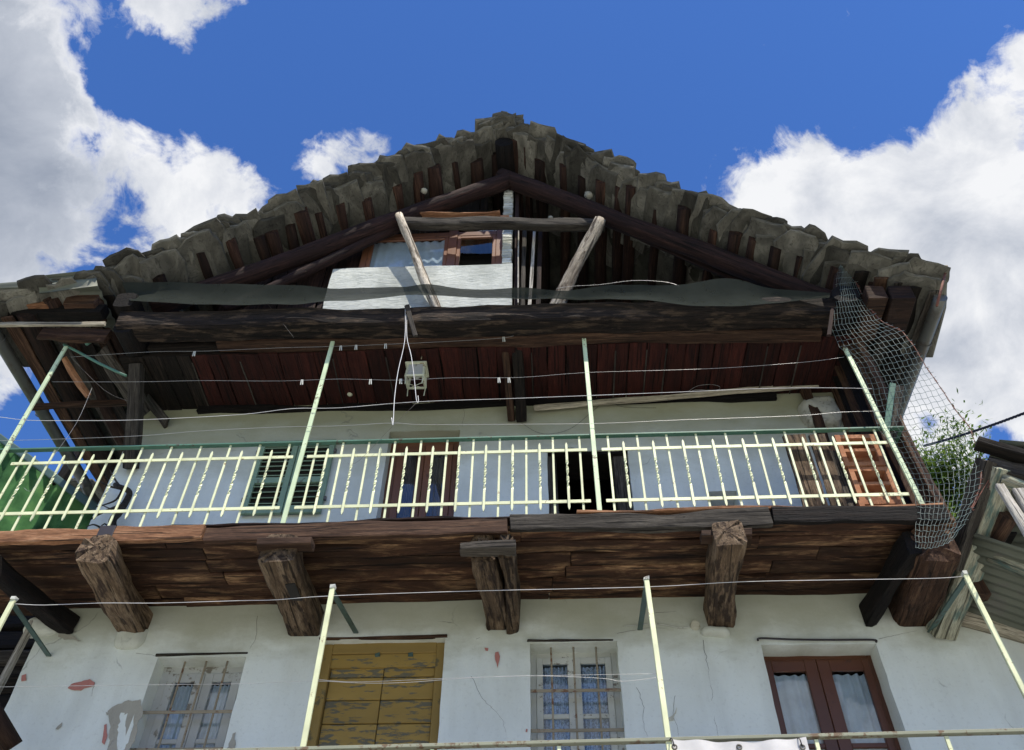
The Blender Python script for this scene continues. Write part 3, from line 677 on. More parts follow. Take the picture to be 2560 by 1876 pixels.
# collar beam and struts
beam('collar_beam', PY(1003, 556, 5.25), PY(1512, 564, 5.25), .12, .155, 'wgrey', house, rough=.016, segs=24, n=12, e=.55, label='grey weathered collar beam')
beam('split_board', PY(1020, 542, 5.30), PY(1250, 536, 5.33), .10, .02, 'orange', house, rough=.01)
log('strut', PY(1000, 540, 5.20), PY(1105, 805, 5.37), .045, 'wpole', house, rough=.012, label='split left strut under the collar beam', taper=1.25)
log('strut', PY(1500, 552, 5.17), PY(1385, 790, 5.36), .068, 'wpole', house, rough=.016, label='pale barked right strut under the collar beam', taper=1.1, segs=16)
# gable parapet, pillar and boards
pl0, pz1 = PY(835, 666, YG).x, PY(1100, 665, YG).z
pxr = PY(1281, 665, YG).x
link('gable_parapet', wall_mesh('gable_parapet', pl0, pxr, 8.03, pz1, [], YG, .12, cell=.05, amp=.022), M['attic'], house, label='rough white rendered parapet below the attic window')
pil0, pil1 = PY(1257, 560, YG).x, PY(1281, 560, YG).x
ptop = PY(1270, 452, YG+.05).z
pil = box('brick_pillar', pil0+.01, pil1-.012, YG+.012, YG+.11, pz1+.003, ptop, 'patch', house, label='thin whitewashed brick pillar beside the attic window')
z = pz1+.004; k = 0
while z < ptop-.02:
    h = random.uniform(.045, .062)
    box('brick', pil0+random.uniform(-.004, .006), pil1+random.uniform(-.006, .004), YG-.004+random.uniform(-.004, .006), YG+.116, z+.004, z+h-.005, 'brick', pil, bev=.007, jit=.005)
    z += h; k += 1
tag_z = PY(1270, 545, YG).z
box('brick', pil0-.03, pil0+.07, YG-.01, YG+.08, tag_z, tag_z+.045, 'block', pil, bev=.004, label='protruding red brick')
# studs right of the pillar; the pale ones carry sunlit streaks in their colour
for (xa, ya, xb, yb, w_, m_) in [(1293, 470, 1291, 800, .05, 'wclad'), (1312, 560, 1306, 790, .045, 'wgrey'), (1352, 560, 1345, 785, .05, 'wclad'), (1338, 560, 1322, 790, .035, 'wbright')]:
    beam('stud', PY(xa, ya, YG+.02), PY(xb, yb, YG+.04), w_, w_*.8, m_, house, up=(0, 1, 0), rough=.004)
beam('stud', PY(1296, 560, YG-.02), PY(1295, 760, YG-.02), .014, .03, 'wbright', house, up=(0, 1, 0), rough=.003)
# attic window
ax0 = PY(905, 640, YG+.08).x; ax1 = PY(1256, 640, YG+.08).x; az1 = PY(1150, 545, YG+.08).z; az0 = pz1-.03; amid = PY(1130, 640, YG+.08).x
atr = PY(1150, 592, YG+.08).z
yy = YG+.06
aw = boxes('attic_window', [(ax0, ax0+.07, yy, yy+.07, az0, az1), (ax1-.075, ax1, yy, yy+.07, az0, az1), (amid-.055, amid+.045, yy-.006, yy+.064, az0, az1), (ax0+.07, ax1-.075, yy+.002, yy+.066, az1-.06, az1), (ax0+.07, ax1-.075, yy+.003, yy+.06, atr-.01, atr+.07)], 'brownv', house, bev=.004, label='brown framed attic window above the white parapet')
for a, b in ((ax0+.07, amid-.055), (amid+.045, ax1-.075)):
    box('pane', a, b, yy+.03, yy+.034, atr+.07, az1-.06, 'glass', aw)
    leaf(aw, a+.002, b-.002, az0, atr-.012, yy+.004, 'brownv', rail=.04, bottom=.045)
    box('pane', a+.03, b-.03, yy+.022, yy+.026, az0+.03, atr-.04, 'glass', aw)
curtain('curtain', ax0+.1, amid-.08, az0, atr-.04, yy+.045, 'curtain', aw, waves=8, amp=.012)
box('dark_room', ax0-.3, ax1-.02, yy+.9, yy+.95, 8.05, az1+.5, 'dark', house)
# brown vertical boards left of the attic window
def raf_z(px): return 0
bx = PY(1050, 640, YG+.12).x; x = PY(560, 720, YG+.12).x
roofL = [(-.42, 11.36), (-.82, 11.10), (-1.85, 10.42), (-2.8, 9.78), (-3.63, 9.14), (-4.52, 8.47), (-5.45, 8.18)]
roofR = [(-.42, 11.36), (.07, 10.98), (1.06, 10.02), (1.94, 9.25), (2.73, 8.62), (3.27, 8.25), (3.73, 8.0)]
def prof(P, x):
    s = sorted(P)
    for (a, za), (b, zb) in zip(s, s[1:]):
        if a <= x <= b: return za+(zb-za)*(x-a)/(b-a)
    return s[0][1] if x < s[0][0] else s[-1][1]
while x < bx+.05:
    wd = random.uniform(.10, .16)
    zt = prof(roofL, x+wd/2)-.12
    y_ = YG+.16+random.uniform(-.01, .02)
    beam('cladding_board', (x+wd/2, y_, 8.03), (x+wd/2, y_, zt), wd-.006, .022, 'wclad', house, up=(0, 1, 0), e=.2, n=8, segs=6, rough=.003)
    x += wd
# black horizontal board band over the window, dark upper gable
for k in range(9):
    xa = PY(1045, 500, YG+.2).x+k*.105
    if xa > pil0-.05: break
    beam('cladding_board', (xa, YG+.2, az1-.02), (xa, YG+.2, prof(roofL, xa)-.1), .1, .02, 'soot', house, up=(0, 1, 0), e=.2, n=8, segs=4, rough=.003)

# ------------------------------------------------------------------ roof: battens (logs) and slabs
def roof_deck(P, name):
    P = sorted(P); bm = bmesh.new(); ys = [5.05+i*.25 for i in range(31)]; rows = []
    xs = []
    for (a, za), (b, zb) in zip(P, P[1:]):
        n = max(1, int((b-a)/.2)); xs += [(a+(b-a)*i/n, za+(zb-za)*i/n) for i in range(n)]
    xs.append(P[-1])
    for lvl in (.0, .10):
        rows.append([[bm.verts.new((x, y, z+.055+lvl+noise.noise(Vector((x*3, y*3, lvl*9)))*.03)) for (x, z) in xs] for y in ys])
    for lv in range(2):
        for j in range(len(ys)-1):
            for i in range(len(xs)-1):
                f = (rows[lv][j][i], rows[lv][j][i+1], rows[lv][j+1][i+1], rows[lv][j+1][i]); bm.faces.new(f if lv else f[::-1])
    for j in range(len(ys)-1):
        for i in (0, len(xs)-1): bm.faces.new((rows[0][j][i], rows[1][j][i], rows[1][j+1][i], rows[0][j+1][i]))
    for i in range(len(xs)-1):
        for j in (0, len(ys)-1): bm.faces.new((rows[0][j][i], rows[0][j][i+1], rows[1][j][i+1], rows[1][j][i]))
    bmesh.ops.recalc_face_normals(bm, faces=bm.faces[:])
    return from_bm(bm, name)
roofs = [link('roof', roof_deck(roofL, 'roof'), M['deck'], house, label='left slope of the stone slab roof'), link('roof', roof_deck(roofR, 'roof'), M['deck'], house, label='right slope of the stone slab roof')]
SL = []
def slab_mesh(seed, thick=1.):
    rnd = random.Random(seed); bm = bmesh.new()
    m = rnd.randint(6, 8); cor = []
    for k in range(m):
        a = 2*math.pi*(k+rnd.uniform(-.28, .28))/m; e = .5
        x = math.copysign(abs(math.cos(a))**e, math.cos(a)); y = math.copysign(abs(math.sin(a))**e, math.sin(a)); f = .5*(1+rnd.uniform(-.14, .06)); cor.append((x*f, y*f))
    rad = []
    for k in range(m):          # broken edge between the corners
        a, b = cor[k], cor[(k+1) % m]
        for t in (0, .33, .66):
            nx, ny = b[1]-a[1], a[0]-b[0]; o = rnd.uniform(-.05, .05) if t else rnd.uniform(-.015, .0)
            rad.append((a[0]+(b[0]-a[0])*t+nx*o, a[1]+(b[1]-a[1])*t+ny*o))
    n = len(rad); sd = Vector((seed*3.1, seed*1.7, 0)); rings = []
    for z, s in [(-.5, .93), (-.38, .97), (.0, 1.0), (.1, .965), (.5, .93)]:
        rings.append([bm.verts.new((x*s+rnd.uniform(-.006, .006), y*s+rnd.uniform(-.006, .006), z+noise.noise(Vector((x*1.6, y*1.6, z))+sd)*.35)) for x, y in rad])
    for A, B in zip(rings, rings[1:]):
        for k in range(n): bm.faces.new((A[k], A[(k+1) % n], B[(k+1) % n], B[k]))
    for ring, z, flip in ((rings[0], -.5, True), (rings[-1], .5, False)):
        prev = ring
        for q_ in (.72, .36):
            inner = [bm.verts.new((v.co.x*q_, v.co.y*q_, z-(.10 if flip else -.1)*(1-q_)+noise.noise(Vector((v.co.x*q_*1.6, v.co.y*q_*1.6, z))+sd)*.5)) for v in ring]
            for k in range(n):
                f = (prev[k], prev[(k+1) % n], inner[(k+1) % n], inner[k]); bm.faces.new(f[::-1] if flip else f)
            prev = inner
        c = bm.verts.new((0, 0, z+noise.noise(sd+Vector((0, 0, z)))*.5))
        for k in range(n):
            g = (prev[k], prev[(k+1) % n], c); bm.faces.new(g[::-1] if flip else g)
    # the nose sags slightly
    for v in bm.verts: v.co.z -= v.co.x*v.co.x*1.0*rnd.choice((1,))
    bmesh.ops.recalc_face_normals(bm, faces=bm.faces[:])
    for f in bm.faces: f.smooth = abs(f.normal.z) > .2
    for e_ in bm.edges:
        if len(e_.link_faces) == 2 and (e_.link_faces[0].smooth != e_.link_faces[1].smooth): e_.smooth = False
    me = bpy.data.meshes.new('roof_slab'); bm.to_mesh(me); bm.free(); me.materials.append(M['slab'])
    return me
SL = [slab_mesh(i+3) for i in range(18)]
def place_slabs(P, side, roof):
    # walk down the slope
    P = sorted(P, key=lambda p: abs(p[0]+.42)); pts = [Vector((a, 0, b)) for a, b in P]
    tot = 0; seg = []
    for a, b in zip(pts, pts[1:]): seg.append((tot, a, b, (b-a).length)); tot += (b-a).length
    def at(s):
        for t0, a, b, l in seg:
            if s <= t0+l+1e-6: return a+(b-a)*((s-t0)/l), (b-a).normalized()
        t0, a, b, l = seg[-1]; return b, (b-a).normalized()
    s = tot-.12; k = 0
    while s > -.05:
        step = random.uniform(.12, .19)
        for layer in (0, 1):
            p, d = at(max(0, s-(.11 if layer else 0)))
            wid = random.uniform(.38, .58); dep = random.uniform(.7, 1.0); th = random.uniform(.028, .055)
            yf = 4.80+random.uniform(-.09, .09)+(.06 if layer == 0 else 0)
            ang = math.atan2(-d.z, abs(d.x)); tilt = ang-random.uniform(.14, .30)
            if layer == 0: tilt = ang-random.uniform(.0, .12)
            lift = .030+layer*.040+random.uniform(-.010, .010)-(random.uniform(0, .03) if layer == 0 else 0)
            c = Vector((p.x, yf+dep/2, p.z+lift))
            rot = Matrix.Rotation(side*tilt, 4, 'Y') @ Matrix.Rotation(random.uniform(-.07, .07), 4, 'X') @ Matrix.Rotation(random.uniform(-.2, .2)+random.choice((0, math.pi)), 4, 'Z')
            mw = Matrix.Translation(c) @ rot @ Matrix.Diagonal((wid, dep, th, 1))
            link('roof_slab', SL[random.randrange(len(SL))], None, roof, mw)
        s -= step; k += 1
    # battens
    s = .16
    while s < tot-.1:
        p, d = at(s); r = random.choice((random.uniform(.04, .06), random.uniform(.06, .085), random.uniform(.06, .085)))
        nrm = Vector((-d.z*side, 0, abs(d.x)))
        base = Vector((p.x, 0, p.z)) + Vector((0, 0, -.0))
        yf = 5.09+random.uniform(-.09, .10)
        mw, L = frame((base.x+random.uniform(-.02, .02), yf, base.z+.045-r*.8), (base.x+random.uniform(-.05, .05), 11.9, base.z+.045-r*.8))
        link('batten_log', beam_mesh(L, r*2*random.uniform(.95, 1.25), r*2, e=.85, n=9, segs=14, rough=.012, taper=random.uniform(.8, 1.1), endrough=.025, name='batten_log'), M['wlog'], roof, mw)
        s += random.choice((random.uniform(.16, .24), random.uniform(.26, .42), random.uniform(.26, .36)))
place_slabs(roofL, -1, roofs[0]); place_slabs(roofR, 1, roofs[1])
# second course of slabs a little behind, visible from beneath between the logs
for (P, side, roof) in ((roofL, -1, roofs[0]), (roofR, 1, roofs[1])):
    x = -.42
    for k in range(16):
        xx = -.5+side*(.15+k*.3)
        if xx < -5.3 or xx > 3.5: break
        z = prof(P, xx); z2 = prof(P, xx+side*.1); ang = math.atan2(z-z2, .1)
        mw = Matrix.Translation((xx, 5.95+random.uniform(-.1, .1), z+.09)) @ Matrix.Rotation(side*(ang-.06), 4, 'Y') @ Matrix.Diagonal((.5, .8, .06, 1))
        link('roof_slab', SL[random.randrange(len(SL))], None, roof, mw)
# ridge stones
rz = 11.36
for dx_, dz_, sx, th, ty in ((-.16, .10, .5, .09, -.12), (.02, .15, .40, .06, .05), (.06, .20, .24, .06, .0), (-.06, .05, .6, .07, 0)):
    mw = Matrix.Translation((-.42+dx_, 5.15, rz+dz_)) @ Matrix.Rotation(ty, 4, 'Y') @ Matrix.Diagonal((sx, .75, th, 1))
    link('ridge_stone', SL[random.randrange(len(SL))], None, roofs[0], mw)
# ridge log
log('ridge_log', (-.42, 5.0, 11.18), (-.42, 11.9, 11.18), .11, 'wdark', roofs[0])
# small round stones wedged on the rafters
for px, py, r in ((1471, 488, .05), (1060, 477, .04), (1375, 545, .03)):
    bm = bmesh.new(); bmesh.ops.create_icosphere(bm, subdivisions=2, radius=r)
    for v in bm.verts: v.co += v.normal*noise.noise(v.co*22)*.014
    link('wedge_stone', from_bm(bm, 'wedge_stone'), M['boulder'], house, Matrix.Translation(PY(px, py, 5.27)))

# ------------------------------------------------------------------ eaves
# left eave: corrugated sheet scrap, blocks, boards, purlin
lp0 = PY(268, 800, 5.12); lp1 = PY(415, 1045, YW)
log('purlin', (-4.10, 5.14, lp0.z-.06), (-4.02, YW+.1, 7.98), .12, 'wdark', house, rough=.02, label='thick black purlin log at the left corner')
beam('purlin', (-4.13, 5.03, 8.28), (-4.13, 7, 8.28), .20, .22, 'wdark', house, rough=.02)
# boards seen from below under the left eave
for k, (xa, wd, mt) in enumerate([(-5.32, .14, 'wbrown'), (-5.14, .17, 'soot'), (-4.97, .13, 'wgrey'), (-4.80, .17, 'soot'), (-4.62, .14, 'wbrown'), (-4.44, .18, 'soot')]):
    z = prof(roofL, xa)-.02
    beam('eave_board', (xa, 5.12, z-.03), (xa+.02, 9.5, z-.03), wd-.02, .025, mt, house, e=.25, n=8, segs=16, rough=.006)
z_ = PY(140, 770, 5.05).z
beam('eave_fascia', PY(-80, 812, 5.10), PY(262, 810, 5.10), .03, .05, 'wpale', house, rough=.004, label='pale batten across the left eave')
beam('eave_beam', PY(-80, 778, 5.16), PY(262, 782, 5.16), .12, .14, 'wdark', house, rough=.014)
beam('eave_beam', PY(100, 838, 5.25), PY(270, 842, 5.25), .05, .16, 'wbrown', house, rough=.012, label='red-brown board under the left eave')
for (a, b, mt) in ((0, 60, 'soot'), (72, 128, 'orange'), (165, 245, 'wbrown')):
    p = PY(a, 750, 5.06); r2 = PY(b, 750, 5.06)
    box('eave_block', p.x, r2.x, 5.04, 5.22, p.z-.10, p.z+.09, mt, house, jit=.014, bev=.008)
def corr(name, A, B, Cc, n, amp, mat, parent, th=.004, waves=None, lab=None):
    # sheet spanned by A->B (corrugations run along A->Cc)
    A, B, Cc = Vector(A), Vector(B), Vector(Cc); ux = (B-A); uy = (Cc-A); nr = ux.cross(uy).normalized()
    bm = bmesh.new(); nx = n*6; V = []
    for s in (0, 1):
        for j in range(5):
            for i in range(nx+1):
                V.append(bm.verts.new(ux*(i/nx)+uy*(j/4)+nr*(amp*math.sin(2*math.pi*n*i/nx)+s*th+.004*noise.noise(Vector((i*.3, j*2., 0))))))
    W = nx+1
    for s in (0, 1):
        for j in range(4):
            for i in range(nx):
                a = s*5*W+j*W+i; f = (V[a], V[a+1], V[a+W+1], V[a+W]); bm.faces.new(f if s else f[::-1])
    for i in range(nx):
        for j in (0, 4): bm.faces.new((V[j*W+i], V[j*W+i+1], V[5*W+j*W+i+1], V[5*W+j*W+i]))
    bmesh.ops.recalc_face_normals(bm, faces=bm.faces[:])
    return link(name, from_bm(bm, name, True), M[mat], parent, Matrix.Translation(A), lab)
corr('corrugated_sheet', PY(-60, 722, 4.92), PY(-60, 722, 4.92)+Vector((0, .6, 0)), PY(245, 712, 4.92), 5, .012, 'metal_sheet', roofs[0], lab='grey corrugated sheet patching the left eave')
corr('corrugated_sheet', PY(96, 690, 4.86), PY(96, 690, 4.86)+Vector((0, .35, .0)), PY(238, 674, 4.86), 3, .016, 'metal_sheet', roofs[0])
# vertical face of the sheet
corr('corrugated_sheet', PY(98, 694, 4.90), PY(98, 735, 4.90), PY(240, 675, 4.90), 2, .010, 'metal_sheet', roofs[0])
corr('corrugated_sheet', PY(-40, 712, 4.93), PY(-40, 728, 4.93), PY(110, 700, 4.93), 1, .008, 'metal_sheet', roofs[0])
# gutters
def gutter(x, z, ya, yb, r, lab, sgn):
    g = log('gutter', (x, ya, z), (x+.02*sgn, yb, z-.02), r, 'zinc', house, e=1, n=16, rough=.002, label=lab, endrough=0.)
    for k in range(3):
        y = ya+.55+k*1.05
        if y < yb-.1:
            bm = bmesh.new(); tube_bm(bm, [(1.1*r*math.cos(t), 0, 1.1*r*math.sin(t)) for t in [2*math.pi*i/16 for i in range(17)]], .006, 5)
            link('gutter_bracket', from_bm(bm, 'gutter_bracket'), M['zinc'], g, Matrix.Translation((x, y, z)))
    return g
gl = PZ(105, 1030, 8.12)
gutter(gl.x, 8.12, 4.8, 7.62, .062, 'zinc gutter pipe along the left eave', 1)
tube('gutter_elbow', [(gl.x+.02, 7.6, 8.1), (gl.x+.10, 7.72, 7.98), (gl.x+.4, 7.74, 7.7)], .058, 'zinc', house, n=12, sub=3)
gr_ = PZ(2296, 896, 7.95)
gutter(gr_.x, 7.95, 5.05, 9.5, .06, 'zinc gutter along the right eave', -1)
# right eave boards
for xa, wd, mt in ((3.63, .13, 'wgrey'), (3.50, .14, 'soot'), (3.36, .12, 'wgrey'), (3.22, .15, 'wbrown'), (3.06, .15, 'soot')):
    z = prof(roofR, xa)-.03
    beam('eave_board', (xa, 5.02, z-.02), (xa, 9.5, z-.02), wd-.01, .03, mt, house, e=.25, n=8, segs=16, rough=.006)
for (a, b, mt) in ((2165, 2215, 'wbrown'), (2222, 2285, 'wlog')):
    p = PY(a, 735, 5.0); r2 = PY(b, 735, 5.0)
    box('eave_block', p.x, r2.x, 4.98, 5.5, p.z-.09, p.z+.10, mt, house, jit=.012, bev=.008)
tube('eave_bracket', pxline([(2320, 672), (2350, 668), (2368, 668)], 4.9), .018, 'rust', house, n=6, sub=0)
tube('eave_bracket', pxline([(2366, 672), (2342, 765)], 4.9), .012, 'barb', house, n=6, sub=0)
log('purlin', (2.82, 5.05, 8.05), (2.84, YW+.2, 8.0), .13, 'wdark', house, rough=.02)
# ceiling joist pairs and corner braces
beam('ceiling_joist', PY(1262, 838, 5.36), PY(1276, 1048, YW), .075, .14, 'wbrown', house, rough=.01, label='split half of the middle ceiling joist')
beam('ceiling_joist', PY(1296, 832, 5.36), PY(1306, 1050, YW), .11, .15, 'soot', house, rough=.012)
beam('brace', PY(340, 912, 5.50), PY(330, 1172, YW-.03), .13, .13, 'wgrey', house, rough=.012, label='grey squared brace at the left corner')
beam('side_board', PY(250, 880, 5.5), PY(360, 1040, 6.0), .25, .03, 'wgrey', house, rough=.008)
beam('side_board', PY(330, 935, 5.85), PY(420, 1060, 6.1), .16, .03, 'wgrey', house, rough=.008)
beam('hanging_splinter', PY(165, 895, 5.5), PY(225, 990, 5.75), .06, .04, 'orange', house, rough=.02, label='broken raw splinter hanging below the left eave')
beam('cross_rail', PY(80, 1018, 6.1), PY(330, 1008, 6.1), .05, .07, 'wbrown', house, rough=.008)
tube('eave_rail', pxline([(215, 862), (235, 850), (268, 846)], 5.3), .018, 'green', house, sub=2)
tube('eave_rail', pxline([(160, 862), (195, 880), (250, 910), (315, 940)], 5.33), .014, 'green', house, sub=2)
# eave verge plank & side wall of the loggia on the right
for k in range(5):
    y_ = 5.52+k*.14
    beam('side_plank', (XR-.02+random.uniform(-.01, .01), y_, 5.60), (XR-.05+random.uniform(-.01, .01), y_, 7.9), .03, .13, 'wdark' if k % 2 else 'wbrown', house, up=(1, 0, 0), e=.2, n=8, segs=8, rough=.004)
beam('corner_post', (XR+.10, 5.45, 5.5), (XR+.02, 5.48, 8.0), .08, .10, 'wbrown', house, up=(0, 1, 0), rough=.008, label='brown corner post behind the railing end')
beam('corner_post', (XR+.26, 5.75, 5.2), (XR+.16, 5.8, 6.75), .10, .12, 'wbrown', house, up=(0, 1, 0), rough=.012)
beam('corner_post', (2.62, YW-.09, 5.55), (2.58, YW-.09, 7.8), .09, .08, 'wbrown', house, up=(0, 1, 0), rough=.012)
# bulging wall stone
bm = bmesh.new(); bmesh.ops.create_icosphere(bm, subdivisions=4, radius=1)
for v in bm.verts:
    v.co.x = math.copysign(abs(v.co.x)**.7, v.co.x); v.co.z = math.copysign(abs(v.co.z)**.7, v.co.z)
    v.co = Vector((v.co.x*.20, v.co.y*.12, v.co.z*.20)); v.co += v.normal*(noise.noise(v.co*9)*.03+noise.noise(v.co*25)*.012)
link('wall_stone', from_bm(bm, 'wall_stone', True), M['boulder'], house, Matrix.Translation(PY(2052, 1035, YW-.02)), 'round whitewashed stone bulging from the wall head')
# plaster pads at joist feet
for px, py, sx, sz in ((330, 1595, .13, .11), (1790, 1582, .115, .04), (110, 1570, .16, .08)):
    bm = bmesh.new(); bmesh.ops.create_icosphere(bm, subdivisions=3, radius=1)
    for v in bm.verts:
        v.co = Vector((math.copysign(abs(v.co.x)**.6, v.co.x)*sx, v.co.y*.07, math.copysign(abs(v.co.z)**.7, v.co.z)*sz)); v.co += v.normal*noise.noise(v.co*12)*.02
    link('plaster_pad', from_bm(bm, 'plaster_pad', True), M['padpl'], house, Matrix.Translation(PY(px, py, YW)))

# ------------------------------------------------------------------ upper balcony
XB0, XB1 = -5.3, 2.98
y = 5.20; k = 0
while y < YW-.02:
    wd = random.uniform(.15, .21); 
    cuts = [XB0-.3, random.uniform(-3.3, -2.6), random.uniform(-.6, .2), random.uniform(1.4, 2.1), XB1]
    for a, b in zip(cuts, cuts[1:]):
        beam('floor_plank', (a+.004, y+wd/2, 5.535+random.uniform(-.01, .008)), (b-.004, y+wd/2, 5.535+random.uniform(-.01, .008)), wd-.008, .05, 'wfloor', house, e=.22, n=10, rough=.006, segs=18)
    y += wd; k += 1
# front edge boards
for (a, b, z_, h, mt, yy_) in ((-5.6, -3.42, 5.50, .12, 'orange', 5.165), (-3.30, -2.62, 5.505, .125, 'orange', 5.16), (-2.60, -.32, 5.50, .13, 'wbrown', 5.165), (-.30, 1.62, 5.535, .15, 'wgrey', 5.16), (1.64, 2.9, 5.545, .14, 'wdark', 5.165)):
    beam('fascia_board', (a, yy_, z_), (b, yy_, z_), .05, h, mt, house, e=.25, n=10, rough=.008, segs=26)
box('iron_plate', -3.42, -3.30, 5.12, 5.14, 5.43, 5.57, 'cable', house, bev=.004)
beam('edge_strip', (-2.9, 5.22, 5.60), (0.3, 5.22, 5.605), .10, .02, 'wclad', house, segs=20)
beam('edge_strip', (.2, 5.2, 5.625), (2.9, 5.2, 5.63), .10, .022, 'orange', house, segs=20, rough=.005)
def joist(px0, py0, px1, py1, w_, h_, mat, lab=None, **kw):
    a = PZ(px0, py0, 5.22); a.z = 5.335; b = PY(px1, py1, YW+.0); b.z = 5.335
    return beam('joist', a, b, w_, h_, mat, house, label=lab, rough=kw.pop('rough', .02), segs=16, n=16, e=kw.pop('e', .38), endrough=.05, **kw)
joist(226, 1402, 338, 1568, .24, .23, 'wjoist', 'knotty joist end left under the balcony', e=.5)
joist(696, 1402, 762, 1575, .26, .24, 'wjoist')
joist(1203, 1408, 1240, 1585, .17, .24, 'wjoist', 'left half of the split joist'); joist(1262, 1400, 1284, 1580, .11, .22, 'wjoist')
joist(1821, 1362, 1797, 1555, .22, .22, 'wjoist')
joist(2345, 1395, 2280, 1560, .30, .30, 'wbrown', 'thick dark brown joist at the right end')
joist(-60, 1440, 185, 1550, .15, .15, 'wdark')
beam('joist', (2.62, 5.25, 5.35), (2.5, YW, 5.33), .10, .2, 'wdark', house, rough=.016)
# bolster boards under the edge at each joist
for px, py, L_, mt in ((1220, 1372, .40, 'wgrey'), (715, 1362, .40, 'wbrown'), (1815, 1340, .36, 'wbrown')):
    c = PY(px, py, 5.12); beam('bolster', (c.x-L_/2, 5.12, c.z), (c.x+L_/2, 5.12, c.z), .12, .07, mt, house, rough=.008, e=.3)
box('socket_shade', PY(725, 1475, 5.4).x-.045, PY(725, 1475, 5.4).x+.03, 5.4, 5.62, 5.20, 5.212, 'dark', house, jit=.004)  # dark plate under the joist; a hole's shade painted as colour

# railing
rail_obj = bar('railing', (-5.9, YR, 6.565), (XB1-.02, YR, 6.565), .045, .016, 'green', house, label='cream iron railing of the upper balcony, its top rail painted shade-dark green')
posts = [(27, 1160, 165, 868), (700, 1335, 832, 855), (1502, 1312, 1460, 848), (2330, 1312, 2113, 872)]
PXs = []
for k, (a, b, c, d) in enumerate(posts):
    p0 = PY(a, b, YR-.03); p1 = PY(c, d, YR-.03)
    if k == 0: p0.z = 5.5; p0.x = PY(31, 1131, YR-.03).x-.06; 
    bar('railing_post', p0, p1, .038, .020, 'gpost', rail_obj, up=(0, 1, 0)); PXs.append(PY((a*3+c)/4, (b*3+d)/4, YR).x)
    if k in (1, 2, 3):
        box('post_clamp', p0.x-.035, p0.x+.035, YR-.04, YR+.01, 5.62, 5.66, 'cream', rail_obj)
PXs[0] = PY(31, 1131, YR).x
TW = {}
def twist_mesh(L):
    if 'm' in TW: return TW['m']
    n = 26; vs = []; fs = []
    for i in range(n+1):
        f = i/n; z = L*f; s = max(0, min(1, (f-.30)/.42)); ang = s*math.pi*3
        tw = 0.008; a_, b_ = .0095, .0045
        if .3 < f < .72: a_, b_ = .010, .005
        k = 1.
        if i == 0 or i == n: k = .3
        if i in (1, n-1): z = L*(.035 if i == 1 else .965)
        for (x, y) in ((-a_*k, -b_), (a_*k, -b_), (a_*k, b_), (-a_*k, b_)):
            vs.append((x*math.cos(ang)-y*math.sin(ang), x*math.sin(ang)+y*math.cos(ang), z))
    for i in range(n):
        for j in range(4): fs.append((i*4+j, i*4+(j+1) % 4, (i+1)*4+(j+1) % 4, (i+1)*4+j))
    fs += [(3, 2, 1, 0), (n*4, n*4+1, n*4+2, n*4+3)]
    me = bpy.data.meshes.new('twisted_baluster'); me.from_pydata(vs, [], fs); me.update(); me.materials.append(M['cream']); TW['m'] = me
    return me
secs = [(PXs[0], PXs[1], 9), (PXs[1], PXs[2], 10), (PXs[2], PXs[3], 9)]
for (a, b, nb_) in secs:
    bar('baluster_bar_top', (a+.06, YR-.012, 6.40), (b-.06, YR-.012, 6.40), .008, .030, 'cream', rail_obj).name = 'cross_bar'
    bar('cross_bar', (a+.06, YR-.012, 5.86), (b-.06, YR-.012, 5.86), .008, .030, 'cream', rail_obj)
    n_ = nb_; st = (b-a-.24)/n_
    for i in range(n_+1):
        x = a+.12+st*i
        bar('baluster', (x, YR, 5.645), (x, YR, 6.56), .018, .012, 'cream', rail_obj, up=(0, 1, 0))
        if i < n_:
            link('twisted_baluster', twist_mesh(.70), None, rail_obj, Matrix.Translation((x+st/2, YR-.026, 5.77)))
        
bar('cross_bar', (-5.9, YR, 5.64), (XB1-.05, YR, 5.64), .04, .010, 'whitew', rail_obj)
# return of the railing along the right end
bar('cross_bar', (XB1-.04, YR, 6.56), (XB1-.04, 6.1, 6.56), .03, .016, 'green', rail_obj)
bar('cross_bar', PY(2215, 1085, YR), PY(2232, 960, 5.25), .05, .02, 'green', rail_obj, up=(0, 1, 0))
beam('side_board', PY(2225, 1100, 5.38), PY(2248, 968, 5.28), .07, .035, 'wgrey', house, up=(0, 1, 0), rough=.004)

# ------------------------------------------------------------------ lower balcony: posts, braces, rail
lr = bar('lower_railing', (-4.6, 5.28, 3.870), (4.4, 5.28, 4.003), .045, .022, 'oldrail', house, label='weathered grey-green top rail of the lower balcony railing')
for (tx, ty, bx_, fx, fy) in ((830, 1478, -1.66, 890, 1582), (1617, 1458, .83, 1600, 1574), (2416, 1445, 3.28, 2325, 1580), (30, 1508, -4.2, 122, 1640)):
    top = PY(tx, ty, 5.28)
    if fx == 890: base = PY(756, 1876, 5.28)
    elif fx == 1600: base = PY(1672, 1860, 5.28)
    elif fx == 2325: base = PY(2575, 1760, 5.28)
    else: base = PY(-30, 1620, 5.28)
    d = (base-top); base = top+d*(2.0/abs(d.z))
    pst = bar('lower_post', base, top+Vector((0, 0, .02)), .036, .024, 'cream', lr, up=(0, 1, 0))
    bar('brace', top, PY(fx, fy, YW-.01), .040, .014, 'dgreen', lr)
    box('post_tip', top.x-.018, top.x+.018, 5.262, 5.298, top.z+.02, top.z+.045, 'whitew', lr, jit=.005)
box('lower_floor', -4.5, 4.4, 5.2, YW-.02, 3.0, 3.1, 'wbrown', house)
xx = -4.3
for i in range(11):
    bx_ = PY(1081, 1868, 5.28).x+(i-4)*.785
    bar('lower_baluster', (bx_, 5.28, 3.12), (bx_, 5.28, 3.918+.0148*bx_), .024, .014, 'cream', lr, up=(0, 1, 0))

